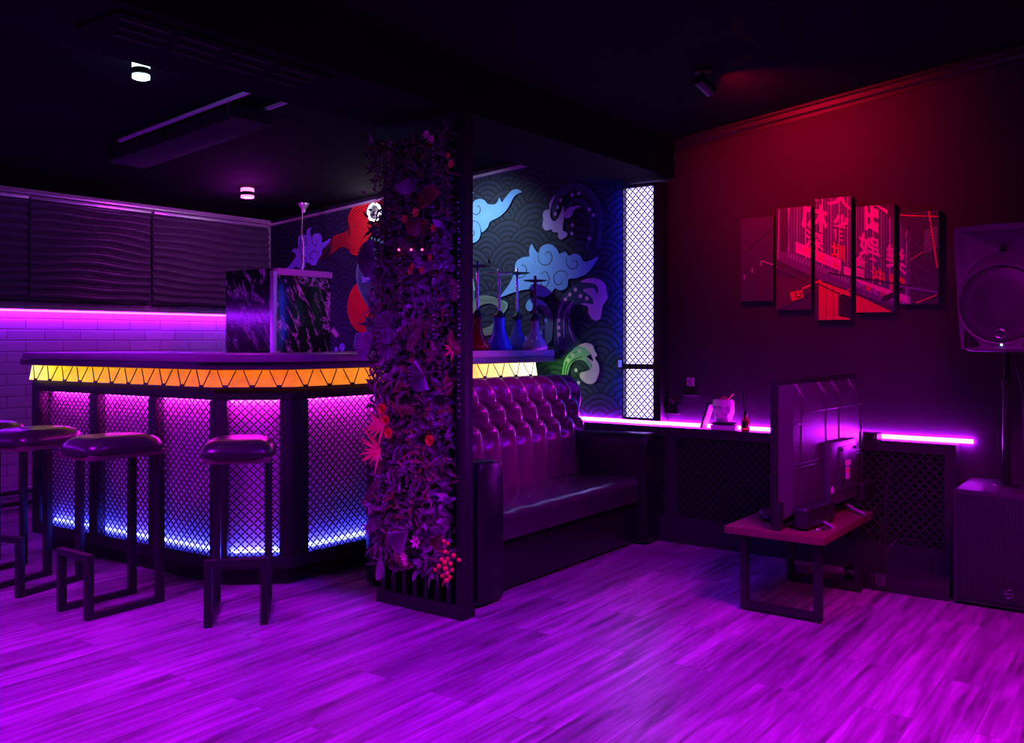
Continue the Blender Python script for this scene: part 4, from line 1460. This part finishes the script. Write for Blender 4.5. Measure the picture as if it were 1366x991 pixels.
MB().tube([(4.985, .695, 1.0602), (4.985, .695, 1.1945)], .0150, 20).build('upper_tube', M['black_metal'], pole, smooth=50)
MB().tube([(4.985, .695, 1.03), (4.985, .695, 1.065)], .0235, 20).build('collar', M['plastic'], pole, smooth=50)
MB().tube([(4.962, .695, 1.048), (4.930, .695, 1.048)], .010, 12).build('knob', M['plastic'], pole, smooth=50)
tag(MB().tube([(5.00, .66, 1.17), (5.02, .63, 1.0), (5.03, .625, .85), (5.03, .62, .70), (5.06, .60, .56), (5.14, .56, .553)], .0045, 8).build('speaker_cable', M['rubber'], smooth=60), 'black cable hanging behind the speaker pole', 'cable')

sk = thing('loudspeaker', 'large black loudspeaker with horn on the pole, blue power light lit', 'loudspeaker', (4.76, .686, 1.196), -PI / 2, local=True)
SH = .592


def half(z):
    t = z / SH
    return .172 + .036 * t ** .9


def outline(n=72):
    pts = []
    for k in range(n):
        a = 2 * PI * k / n
        ca, sa = math.cos(a), math.sin(a)
        e = 2 / 9
        X = math.copysign(abs(ca) ** e, ca)
        Z = math.copysign(abs(sa) ** e, sa)
        z = SH / 2 + Z * SH / 2
        pts.append((X, z))
    return pts


oz = outline()
loops = [(-.004, .955), (.002, .985), (.012, 1.0), (.05, 1.0), (.20, .90), (.31, .62), (.33, .55)]
vs, fs = [], []
n = len(oz)
for y, sc_ in loops:
    for X, z in oz:
        arch = .010 * (1 - X * X) if z > SH * .9 else 0
        zz = SH / 2 + (z - SH / 2) * (.5 + .5 * sc_ if sc_ < .95 else sc_) + arch
        vs.append((X * half(z) * sc_, y, zz))
for i in range(len(loops) - 1):
    for k in range(n):
        fs.append((i * n + k, i * n + (k + 1) % n, (i + 1) * n + (k + 1) % n, (i + 1) * n + k))
fs.append(tuple((len(loops) - 1) * n + k for k in range(n)))
MB().add(vs, [f[::-1] for f in fs]).build('cabinet', M['speaker_body'], sk, smooth=45)
WZ, WR = .222, .172


def baffle(u, v):
    z = .012 + v * (SH - .018)
    x = (u * 2 - 1) * half(z) * .968
    z = z + .010 * (1 - (u * 2 - 1) ** 2) * max(0, v - .9) * 10
    r = math.hypot(x, (z - WZ))
    y = -.003
    ringd = abs(r - (WR + .012))
    y -= .016 * math.exp(-(ringd / .009) ** 2) * (1 if z > WZ else .55)
    if r < WR + .004:
        y += .010
    # horn: flare towards the throat
    hz, hx = .490, 0
    lo = math.sqrt(max(0, (WR + .028) ** 2 - min(x * x, (WR + .028) ** 2))) + WZ
    if z > lo and z < SH - .022 and abs(x) < half(z) * .9:
        m = min((z - lo) / max(.02, hz - lo) if z < hz else (SH - .022 - z) / (SH - .022 - hz), (half(z) * .9 - abs(x)) / (half(z) * .9))
        y += .085 * max(0, min(1, m)) ** .75
    return (x, y, z)


MB().grid(baffle, 90, 130).build('horn_baffle', M['speaker_body'], sk, smooth=60)
g_ = [(0.0001, -.020)] + [(WR * r, -.020 + .012 * r ** 3) for r in (.2, .4, .6, .8, .92, 1.0)] + [(WR, .004)]
MB().lathe(g_, (0, 0, WZ), 64, Matrix.Rotation(-PI / 2, 3, 'X')).build('woofer_grille', M['grille'], sk, smooth=50)
MB().sphere((0, .062, .490), .016, 14).build('horn_driver', M['plastic'], sk, smooth=60)
er = MB().tube([(.020 * math.cos(a * PI / 12), -.028, .085 + .020 * math.sin(a * PI / 12)) for a in range(25)], .0018, 8, False)
er.box(-.014, .014, -.030, -.026, .083, .087)
er.build('badge', M['chrome'], sk)
MB().sphere((.003, -.010, .034), .0048, 10).build('power_light', M['led_spk'], sk, smooth=60)
for s_ in (-1, 1):
    MB().prism([(s_ * .155, 0), (s_ * .105, 0), (s_ * .085, .01), (s_ * .10, .028), (s_ * .14, .075), (s_ * .155, .08)], 0, .004, Matrix.Translation((0, -.0035, .022)) @ Matrix.Rotation(PI / 2, 4, 'X')).build('port', M['void'], sk)

# low glossy convector between table and subwoofer
cv = thing('floor_convector', 'low glossy black convector on the floor between table and subwoofer', 'heater', (4.78, 1.1, 0))
M['gloss'] = mat('black glass front', (.02, .018, .022), .06)
MB().box(4.745, 4.90, .905, 1.40, .002, .090).build('body', M['gloss'], cv, bevel=.004)
mesh_ = MB()
for (a, b) in ((1.19, 1.30), (1.30, 1.38)):
    for i in range(12):
        y = a + .004 + (b - a - .008) * i / 11
        mesh_.bar((4.7435, y, .03), (4.7435, y, .084), .0012, .0012)
    for i in range(7):
        z = .03 + .054 * i / 6
        mesh_.bar((4.7435, a + .004, z), (4.7435, b - .004, z), .0012, .0012)
mesh_.build('wire_grille', M['chrome'], cv)
MB().box(4.7415, 4.7445, 1.287, 1.303, .02, .09).build('divider', M['black_metal'], cv)

# ------------------------------------------------------------------ hookahs on the bar
def glass(name, c, rough, trans):
    return mat(name, c, rough, var=.1, trans=trans, ior=1.45)


M['amber'] = glass('dark amber glass', (.16, .03, .015), .06, .25)
M['blue_frost'] = mat('matte blue glass', (.05, .10, .62), .32, var=.08)
M['violet_glass'] = glass('violet blue glass', (.10, .08, .50), .05, .45)
M['clear_glass'] = glass('clear patterned glass', (.55, .50, .56), .06, .5)
M['stem'] = mat('polished stem', (.80, .72, .78), .2, .85, var=.05)
M['dark_stem'] = mat('dark turned stem', (.10, .05, .06), .3, .3, var=.2)
HZ = 1.1855


def hookah(x, y, h, vm, sm, label, tray, pattern=False, kind=0):
    t = thing('hookah', label, 'hookah', (x, y, HZ), 0, 'hookahs on the bar top')
    vh = .215 if kind != 3 else .20
    prof = [(.001, .0005), (.075, .0005), (.088, .012), (.088, .026), (.074, .050), (.050, .085), (.036, .115), (.028, .150), (.025, .185), (.027, vh - .004), (.030, vh)]
    if kind == 1:
        prof = [(.001, .0005), (.082, .0005), (.086, .01), (.085, .03), (.070, .062), (.050, .105), (.040, .150), (.036, .19), (.038, vh - .002), (.040, vh)]
    v = MB().lathe(prof, (x, y, HZ), 40).build('vase', vm, t, smooth=60)
    MB().lathe([(.032, vh - .006), (.039, vh + .002), (.040, vh + .014), (.030, vh + .026), (.020, vh + .040), (.012, vh + .048)], (x, y, HZ), 28).build('grommet', M['plastic'], t, smooth=50)
    if kind == 3:
        pr = [(.010, vh + .04)]
        zz = vh + .05
        while zz < h - .03:
            pr += [(.010, zz), (.016, zz + .012), (.010, zz + .024)]
            zz += .034
        MB().lathe(pr + [(.010, h)], (x, y, HZ), 20).build('stem', sm, t, smooth=60)
    else:
        MB().lathe([(.0085, vh + .04), (.0085, h), (.007, h + .002)], (x, y, HZ), 20).build('stem', sm, t, smooth=50)
    MB().lathe([(.011, h - .045), (.03, h - .042), (.085 * tray, h - .036), (.096 * tray, h - .030), (.085 * tray, h - .031), (.03, h - .037), (.011, h - .038)], (x, y, HZ), 40).build('ash_tray', M['black_metal'] if kind != 1 else M['stem'], t, smooth=50)
    MB().tube([(x - .03, y - .02, HZ + vh + .012), (x - .055, y - .036, HZ + vh + .018)], .0075, 12).build('hose_port', M['plastic'], t, smooth=50)
    if pattern:
        pm_ = MB()
        for i in range(7):
            a = PI + i * .5 - 1.2
            p = Vector((x + .062 * math.cos(a), y + .062 * math.sin(a), HZ + .06 + .02 * math.sin(i * 2)))
            pm_.sphere(p, .011, 8, (.7, .7, 1.5))
        pm_.build('painted_pattern', M['white'], v)
    return t


hookah(4.60, 3.67, .575, M['amber'], M['stem'], 'hookah nearest the flower panel, dark amber glass vase', .95)
hookah(4.85, 3.684, .545, M['blue_frost'], M['stem'], 'hookah with a matte blue bell-shaped vase', 1.0, kind=1)
hookah(5.075, 3.70, .560, M['violet_glass'], M['stem'], 'hookah with a shiny violet-blue glass vase, third along the bar', .95, kind=2)
hookah(5.04, 3.525, .50, M['clear_glass'], M['dark_stem'], 'shortest hookah with dark knobbed stem at the bar end', .85, True, kind=3)

# ------------------------------------------------------------------ things on the ledge
LZ = .7115
bx = thing('white_box', 'flat white box under the skull mug on the ledge', 'box', (5.178, 2.24, LZ))
RB = Matrix.Translation((5.178, 2.23, 0)) @ Matrix.Rotation(.15, 4, 'Z')
MB().box(-.038, .038, -.075, .075, LZ + .0005, LZ + .030, RB).build('box_body', M['white'], bx, bevel=.002)
tag(MB().pillow(-.045, .045, -.07, .078, LZ + .031, LZ + .046, 5, 4, 30, 8, RB).build('dark_pouch', M['plastic'], smooth=60), 'dark folded pouch between skull mug and white box', 'pouch')
sk_ = thing('skull_mug', 'pale skull-shaped mug holding pens on the ledge', 'mug', (5.180, 2.238, LZ + .047))
SKB = LZ + .0475


def skull(u, v):
    a = 2 * PI * u
    z = v * .135
    r = .058 * (.80 + .20 * min(1, v / .40) ** .8) * (1 + .06 * math.sin(PI * v)) - (.004 if v > .95 else 0)
    if v < .3:
        r *= .93 + .07 * v / .3
    x, y = math.cos(a), math.sin(a)
    # the face looks towards azimuth 215 degrees
    d = (a - math.radians(190) + PI) % (2 * PI) - PI
    g = lambda da, dz, sa, sz: math.exp(-((d - da) / sa) ** 2 - ((z - dz) / sz) ** 2)
    r -= .030 * g(.42, .078, .26, .017) + .030 * g(-.42, .078, .26, .017)
    r -= .020 * g(0, .052, .15, .012)
    r += .007 * g(.62, .055, .3, .010) + .007 * g(-.62, .055, .3, .010) + .009 * g(0, .098, .8, .010) + .011 * g(0, .022, .5, .014)
    r -= .0025 * (math.exp(-((z - .022) / .0025) ** 2) if abs(d) < .6 else 0)
    r -= .016 * g(1.25, .042, .45, .02) + .016 * g(-1.25, .042, .45, .02)
    return (5.180 + r * x, 2.238 + r * y * 1.08, SKB + z)


so_ = MB().grid(skull, 90, 50)
so_.lathe([(.001, .02), (.05, .02), (.0535, .134)], (5.180, 2.238, SKB), 40)
so_.lathe([(.001, .0), (.036, .0)], (5.180, 2.238, SKB + .0005), 30)
so_.build('mug_body', mat('pale glazed ceramic', (.78, .66, .70), .3, var=.06), sk_, smooth=70)
for i, (p, q, r, mm) in enumerate((((5.17, 2.268, SKB + .03), (5.165, 2.290, SKB + .195), .004, 'plastic'), ((5.19, 2.262, SKB + .03), (5.195, 2.275, SKB + .20), .0045, 'plastic'), ((5.16, 2.235, SKB + .10), (5.14, 2.155, SKB + .175), .0045, 'pinkpen'))):
    if mm == 'pinkpen':
        M[mm] = mat('pink pen barrel', (.95, .20, .25), .35)
    pe = tag(MB().tube([p, Vector(p).lerp(Vector(q), .93), q], [r, r, r * .5], 10).build('pen', M[mm], smooth=50), ('dark pen standing leftmost in the skull mug', 'thicker dark pen standing upright in the skull mug', 'pink pen leaning to one side out of the skull mug')[i], 'pen', 'pens in the skull mug')
tag(MB().tube([(5.16, 2.25, SKB + .137), (5.165, 2.225, SKB + .152), (5.175, 2.195, SKB + .137)], .003, 8).build('elastic_band', M['pinkpen'], smooth=60), 'pink band looped over the skull mug rim', 'band')
lt = thing('leaning_tablet', 'dark framed tablet leaning on the wall left of the skull mug', 'tablet', (5.18, 2.36, LZ))
RT = Matrix.Translation((5.145, 2.372, LZ + .004)) @ Matrix.Rotation(.32, 4, 'X')
MB().box(0, .085, -.006, .006, 0, .165, RT).build('case', M['plastic'], lt, bevel=.003)
MB().box(.006, .079, -.0085, -.0062, .008, .157, RT).build('cover', M['white'], lt)
# remote holders on the wall
for i, (y, z, lb, lr) in enumerate(((2.475, .91, 'higher wall holder beside the glowing lattice light', 'white remote control in the higher wall holder'), (2.60, .792, 'lower wall holder beside the glowing lattice light', 'dark remote control in the lower wall holder'))):
    hd = thing('wall_holder', lb, 'holder', (5.235, y, z), 0, 'remote holders on the wall')
    hm = MB().box(5.208, 5.213, y - .047, y + .047, z, z + .055).box(5.2135, 5.249, y - .047, y - .043, z, z + .055).box(5.2135, 5.249, y + .043, y + .047, z, z + .055)
    hm.build('pocket', M['plastic'], hd)
    MB().box(5.207, 5.249, y - .048, y + .048, z - .005, z - .0005).build('bottom_rim', mat('lilac plastic rim', (.5, .4, .55), .4), hd, bevel=.001)
    rm = thing('remote_control', lr, 'remote', (5.22, y, z), 0, 'remotes in the wall holders')
    top_ = z + (.108 if i == 0 else .092)
    MB().box(5.218, 5.236, y - .022, y + .022, z + .0005, top_).build('body', M['white'] if i == 0 else M['plastic'], rm, bevel=.003)
    b_ = MB()
    for r in range(5):
        for c_ in range(3):
            b_.mat((r + c_) % 3).box(5.2155, 5.2178, y - .015 + c_ * .011, y - .007 + c_ * .011, top_ - .012 - r * .011, top_ - .005 - r * .011)
    b_.build('buttons', [M['plastic'], mat('remote red key', (.8, .1, .1), .5), mat('remote blue key', (.1, .15, .7), .5)], rm)
rd = thing('reed_diffuser', 'small amber reed diffuser bottle with black reeds on the ledge', 'diffuser', (5.172, 2.095, LZ))
MB().lathe([(.001, .0005), (.024, .0005), (.026, .004), (.026, .062), (.020, .074), (.012, .080), (.012, .096), (.0135, .098)], (5.172, 2.095, LZ), 28).build('bottle', M['amber'], rd, smooth=40)
MB().lathe([(.001, .002), (.0225, .002), (.0225, .010), (.001, .010)], (5.172, 2.095, LZ + .0005), 20).build('oil', mat('amber oil', (.9, .35, .05), .1), rd)
MB().lathe([(.0145, .097), (.0155, .100), (.0155, .116), (.012, .120)], (5.172, 2.095, LZ), 24).build('collar', M['plastic'], rd, smooth=40)
MB().box(5.1435, 5.1450, 2.082, 2.108, LZ + .02, LZ + .055).build('label', M['plastic_dark'], rd)
for dx, dy in ((.004, .02), (-.006, .012), (.002, -.004)):
    MB().tube([(5.172, 2.095, LZ + .03), (5.172 + dx, 2.095 + dy, LZ + .235)], .0022, 6).build('reed', M['plastic_dark'], rd)
ps = thing('set_top_box', 'dark set-top box lying on the ledge behind the television', 'set-top box', (5.18, 1.46, LZ))
MB().box(5.130, 5.232, 1.335, 1.60, LZ + .0005, LZ + .034).build('housing', M['plastic'], ps, bevel=.004)
MB().box(5.118, 5.128, 1.345, 1.43, LZ + .002, LZ + .026).build('front_block', M['plastic'], ps, bevel=.003)

# ------------------------------------------------------------------ flower panel on the post
fx = 3.165
fl = thing('flower_panel', 'floor-to-beam panel of artificial flowers and leaves beside the sofa', 'plant panel', (3.165, 2.85, 0))
MB().box(3.172, 3.215, 2.592, 3.112, .062, 2.272).build('backing_post', M['black_wood'], fl)
MB().box(3.128, 3.222, 2.583, 3.118, .001, .061).build('base_rail', M['black_wood'], fl, bevel=.003)
MB().box(3.130, 3.1715, 2.585, 2.622, .0615, 2.2775).build('side_stile', M['black_wood'], fl, bevel=.003)
MB().box(3.130, 3.1715, 2.6225, 3.1125, 2.18, 2.2775).build('top_rail', M['black_wood'], fl)
for i in range(7):
    y = 2.67 + i * .068
    MB().box(3.135, 3.1715, y - .011, y + .011, .0615, .42).build('slat', M['black_wood'], fl, bevel=.002)
LEAF = [mat('leaf deep green', (.06, .05, .05), .42, var=.3), mat('leaf mauve', (.13, .08, .12), .42, var=.3), mat('leaf wine', (.17, .03, .07), .42, var=.3), mat('leaf olive', (.20, .14, .04), .42, var=.3), mat('leaf lilac', (.30, .20, .30), .45, var=.2)]
rg = random.Random(21)


def leaf(mb, b, d, up, L, W, fold=.35, curl=.35, n=4, shape=.8):
    b, d = Vector(b), Vector(d).normalized()
    s_ = d.cross(up)
    if s_.length < 1e-3:
        s_ = d.cross(Vector((0, 1, 0)))
    s_.normalize()
    u = s_.cross(d).normalized()
    vs = []
    for i in range(n + 1):
        t = i / n
        c_ = b + d * (L * t) - u * (curl * L * t * t)
        w = W / 2 * math.sin(PI * min(.985, max(.04, t ** shape)))
        vs += [c_ + s_ * w + u * (fold * w), c_, c_ - s_ * w + u * (fold * w)]
    fs = []
    for i in range(n):
        fs += [(3 * i, 3 * i + 1, 3 * i + 4, 3 * i + 3), (3 * i + 1, 3 * i + 2, 3 * i + 5, 3 * i + 4)]
    mb.add(vs, fs)


def rnd_dir(out=.75):
    return Vector((-out * rg.uniform(.4, 1), rg.uniform(-1, 1), rg.uniform(-1, .8))).normalized()


# dense mixed foliage, in six planting patches of differing leaf shape
fo = MB()
for _ in range(4700):
    z = rg.uniform(.19, 2.20)
    y = rg.uniform(2.635, 3.115) + (rg.uniform(0, .03) if rg.random() < .3 else 0)
    pz = math.sin(z * 5.1 + 1.3 * math.sin(y * 9)) + .5 * math.sin(z * 11 + y * 13)
    depth = rg.uniform(0, .085) * (1 if z > .35 else .6)
    b = Vector((3.165 - depth, y, z))
    d = rnd_dir()
    if y < 2.66:
        d.y = abs(d.y) * .4
    up = Vector((-1, 0, .3))
    if pz > .75:
        fo.mat(1 if rg.random() < .7 else 4)
        leaf(fo, b, d, up, rg.uniform(.032, .06), rg.uniform(.02, .034), .2, .3, 3, .9)
    elif pz > 0:
        fo.mat(rg.choice((0, 0, 1, 2)))
        leaf(fo, b, d, up, rg.uniform(.045, .095), rg.uniform(.010, .018), .4, .5, 4)
    elif pz > -.7:
        fo.mat(rg.choice((0, 1, 1, 3)))
        leaf(fo, b, d, up, rg.uniform(.035, .068), rg.uniform(.014, .026), .35, .35, 3)
    else:
        fo.mat(rg.choice((0, 1, 2, 2)))
        leaf(fo, b, d, up, rg.uniform(.018, .036), rg.uniform(.010, .018), .3, .2, 2)
tag(fo.build('foliage', LEAF, fl), 'dense mixed purple-lit foliage', kind='stuff')
M['leaf_mauve'], M['leaf_lilac'] = LEAF[1], LEAF[4]


def fp(px, py, x=3.06):
    y, z = on_x(px, py, x)
    return Vector((x, y, z))


# pleated fan leaves
for px, py, r, a0, a1, mi in ((546, 237, .085, 200, 345, 4), (520, 437, .085, 60, 330, 1), (521, 458, .080, 90, 400, 1), (566, 500, .085, 120, 300, 1), (500, 345, .10, 90, 260, 1), (560, 292, .085, 190, 350, 3), (578, 268, .075, 30, 210, 3), (494, 463, .080, 60, 250, 4), (545, 708, .13, 190, 255, 4), (590, 712, .075, 200, 300, 2)):
    c_ = fp(px, py, 3.045)
    fm = MB()
    k = 13
    vs = [c_]
    for i in range(2 * k + 1):
        a = math.radians(a0 + (a1 - a0) * i / (2 * k))
        rr = r * (1 - .10 * (i % 2)) * (.9 + .1 * math.sin(PI * i / (2 * k)))
        vs.append(c_ + Vector((-.012 - (.016 if i % 2 else 0) - .02 * rg.random() * 0, -math.cos(a) * rr, math.sin(a) * rr)))
    fm.add(vs, [(0, i, i + 1) for i in range(1, 2 * k + 1)])
    fm.build('fan_leaf', LEAF[mi], fl)
# fern fronds: arched rib with paired leaflets
for pts, mi in ((((520, 455), (545, 437), (562, 432), (582, 436)), 2), (((600, 440), (600, 455), (606, 465), (612, 470)), 3), (((543, 470), (548, 455), (560, 440)), 2), (((575, 455), (578, 468), (572, 482)), 2), (((500, 690), (493, 700), (488, 712)), 1), (((505, 640), (495, 655), (484, 672)), 2), (((530, 320), (545, 330), (556, 345)), 1), (((600, 370), (606, 385), (604, 400)), 2), (((520, 540), (535, 548), (552, 546)), 3), (((508, 745), (506, 760), (503, 772)), 4), (((525, 738), (535, 750), (548, 756)), 3)):
    P = [fp(a, b, 3.05) for a, b in pts]
    fm = MB()
    path = []
    for i in range(len(P) - 1):
        for k in range(5):
            path.append(P[i].lerp(P[i + 1], k / 5))
    path.append(P[-1])
    fm.tube(path, .0022, 5)
    for i, p in enumerate(path[1:], 1):
        t = (path[min(i + 1, len(path) - 1)] - path[i - 1]).normalized()
        for s_ in (-1, 1):
            e = t.cross(Vector((-1, 0, 0))).normalized() * s_ + t * .5
            leaf(fm, p, e, Vector((-1, 0, 0)), .034 * math.sin(PI * min(.95, .15 + i / len(path) * .8)), .009, .2, .3, 3)
    fm.build('fern_frond', LEAF[mi], fl)
# spiky reddish plants at the left edge
M['spike'] = mat('orange red spiky leaf', (.75, .16, .10), .4, var=.3)
for px, py, n_, L in ((513, 566, 9, .13), (508, 600, 10, .13), (606, 465, 5, .06)):
    c_ = fp(px, py, 3.06)
    fm = MB()
    for i in range(n_):
        a = math.radians(110 + 150 * i / (n_ - 1) + rg.uniform(-8, 8))
        d = Vector((-.35, -math.cos(a), math.sin(a) * .75))
        leaf(fm, c_, d, Vector((-1, 0, .1)), L * rg.uniform(.7, 1.1), .014, .3, .18, 5, .6)
    fm.build('spiky_plant', M['spike'], fl)
# blossoms
M['petal_red'] = mat('red orange petals', (.95, .10, .05), .45, var=.2)
M['petal_pink'] = mat('pink petals', (.90, .40, .50), .45, var=.2)
for px, py, r, n_, mm in ((599, 208, .014, 5, 'petal_red'), (603, 219, .020, 6, 'petal_red'), (556, 284, .024, 7, 'petal_red'), (541, 292, .02, 7, 'petal_red'), (569, 298, .018, 6, 'petal_red'), (579, 304, .018, 6, 'petal_red'), (512, 545, .028, 12, 'petal_red'), (516, 560, .026, 12, 'petal_red'), (520, 577, .028, 12, 'petal_red'), (575, 587, .026, 12, 'petal_red'), (551, 355, .016, 6, 'petal_red'), (575, 343, .016, 6, 'petal_red'), (548, 362, .018, 6, 'petal_red'), (564, 360, .018, 6, 'petal_red'), (570, 180, .022, 6, 'petal_pink'), (577, 186, .020, 6, 'petal_pink'), (540, 742, .022, 7, 'petal_pink'), (541, 750, .016, 6, 'petal_pink'), (556, 722, .03, 6, 'petal_pink')):
    c_ = fp(px, py, 3.035)
    fm = MB()
    for ring_ in range(1 if n_ < 10 else 3):
        for i in range(n_):
            a = 2 * PI * (i + ring_ * .5) / n_
            d = Vector((-.25 - ring_ * .6, math.cos(a), math.sin(a)))
            leaf(fm, c_ + Vector((-.003 * ring_, 0, 0)), d, Vector((-1, 0, 0)), r * (1.15 - .2 * ring_), r * .62, .3, -.15, 3)
    b_ = fm.build('flower', M[mm], fl, smooth=70)
    MB().sphere(c_ + Vector((-.006, 0, 0)), r * .18, 8).build('flower_centre', LEAF[3], b_)
# red berry cluster at the foot
M['berry'] = mat('red berry skin', (.80, .14, .07), .3, var=.25)
bc = MB().tube([fp(585, 700, 3.06), fp(592, 718, 3.045), fp(597, 745, 3.04), fp(597, 770, 3.045)], .003, 6).build('berry_cluster', LEAF[0], fl)
for i, (px, py) in enumerate(((592, 722), (594, 736), (597, 745), (586, 755), (594, 758), (605, 741), (612, 747), (601, 752), (590, 768), (597, 765), (596, 774), (589, 746), (581, 760), (597, 725), (603, 760), (588, 734), (593, 750), (600, 770))):
    c_ = fp(px, py, 3.035 + rg.uniform(-.015, .02))
    MB().sphere(c_, rg.uniform(.009, .0125), 10).build('berry', M['berry'], bc, smooth=60)
# tiny pale sprays
spb = MB()
for _ in range(70):
    px, py = rg.choice(((525, 622), (540, 620), (532, 612), (545, 625), (512, 640), (503, 652), (540, 655), (588, 600), (600, 585), (585, 575), (595, 612), (560, 345), (530, 350)))
    spb.sphere(fp(px + rg.gauss(0, 7), py + rg.gauss(0, 5), 3.04 + rg.uniform(-.02, .02)), rg.uniform(.002, .0045), 6)
tag(spb.build('blossom_spray', LEAF[4], fl), 'tiny pale blossom sprays', kind='stuff')
# two glittering bead strings and red reflections made as glowing beads
for px, y0_, y1_ in ((519, 185, 330), (533, 240, 420), (578, 185, 470), (612, 270, 560)):
    s_ = MB()
    py = y0_
    while py < y1_:
        s_.sphere(fp(px + rg.uniform(-1, 1), py, 3.045), rg.uniform(.002, .0036), 6)
        py += rg.uniform(4, 11)
    s_.build('bead_string', M['white'], fl)
for px in (532, 548.5, 563):
    MB().sphere(fp(px, 333, 3.03), .0055, 10).build('red_glint', M['glint_red'], fl)

# ------------------------------------------------------------------ light
def area(name, loc, to, sx, sy, c, e, spread=180):
    d = bpy.data.lights.new(name, 'AREA')
    d.shape = 'RECTANGLE'
    d.size, d.size_y, d.color, d.energy = sx, sy, c, e
    d.spread = math.radians(spread)
    o = bpy.data.objects.new(name, d)
    COL.objects.link(o)
    o.location = loc
    o.rotation_euler = (Vector(to) - Vector(loc)).to_track_quat('-Z', 'Y').to_euler()
    return o


def spot(name, loc, to, c, e, ang, blend=.6, r=.03):
    d = bpy.data.lights.new(name, 'SPOT')
    d.color, d.energy, d.spot_size, d.spot_blend, d.shadow_soft_size = c, e, math.radians(ang), blend, r
    o = bpy.data.objects.new(name, d)
    COL.objects.link(o)
    o.location = loc
    o.rotation_euler = (Vector(to) - Vector(loc)).to_track_quat('-Z', 'Y').to_euler()
    return o


def point(name, loc, c, e, r=.04):
    d = bpy.data.lights.new(name, 'POINT')
    d.color, d.energy, d.shadow_soft_size = c, e, r
    o = bpy.data.objects.new(name, d)
    COL.objects.link(o)
    o.location = loc
    return o


area('ceiling_wash_violet', (.9, 3.5, 2.45), (1.3, 3.4, 0), 1.2, .5, (.52, 0, 1), 90, 120)  # added washes from unseen ceiling sources, no fixtures modelled
area('ceiling_wash_magenta', (2.9, .2, 2.7), (3.1, .6, 0), .8, .8, (1, 0, .95), 60, 120)
area('ceiling_wash_purple', (1.2, .6, 2.6), (2.6, 1.8, 0), .8, .8, (.42, 0, 1), 14, 120)
area('ceiling_wash_blue', (2.6, 1.5, 2.45), (2.9, 1.9, 0), .5, .5, (.14, 0, 1), 34, 120)
spot('sofa_fill', (4.75, 1.3, 2.5), (4.25, 3.25, .90), (1, 0, .85), 420, 30, 1)  # added fill for the sofa back, no fixture hangs there
spot('bar_fill', (3.55, 3.3, 2.22), (4.3, 4.7, 1.3), (.85, 0, 1), 55, 80, 1)  # added fill on marble front and bar top, without a fixture
spot('red_table_spot', (3.0, -1.2, 2.6), (4.5, 1.2, .3), (1, .0, .02), 75, 36, .8)
spot('red_spot', (4.26, 1.90, zroom(1.9) - .10), (5.25, 1.80, 2.18), (1, 0, .04), 80, 105, 1)
spot('red_spot_spill', (4.262, 1.898, zroom(1.9) - .085), (5.1, 1.6, zroom(1.7) + .1), (1, 0, .03), 30, 70, 1, .02)
spot('mural_fill', (4.45, 4.15, zbar(4.15) - .06), (5.25, 4.10, 1.85), (.60, .82, 1), 46, 84, 1)  # added light confined to the mural, no lamp at this spot
point('wall_lamp_glow', (5.08, 5.15, 2.262), (.9, .75, 1), 3.2, .06)
point('pink_lamp_glow', (4.285, 5.606, zbar(5.606) - .14), (.75, .02, 1), 11, .05)
point('blue_lamp_glow', (2.336, 3.822, zbar(3.822) - .15), (.15, .25, 1), 1.0, .05)
SC.view_settings.view_transform = 'Standard'
SC.view_settings.look = 'None'
SC.view_settings.gamma = 1
SC.view_settings.exposure = 0
w_ = bpy.data.worlds.new('world')
w_.use_nodes = True
w_.node_tree.nodes['Background'].inputs[0].default_value = (.3, .05, .5, 1)
w_.node_tree.nodes['Background'].inputs[1].default_value = 0
SC.world = w_
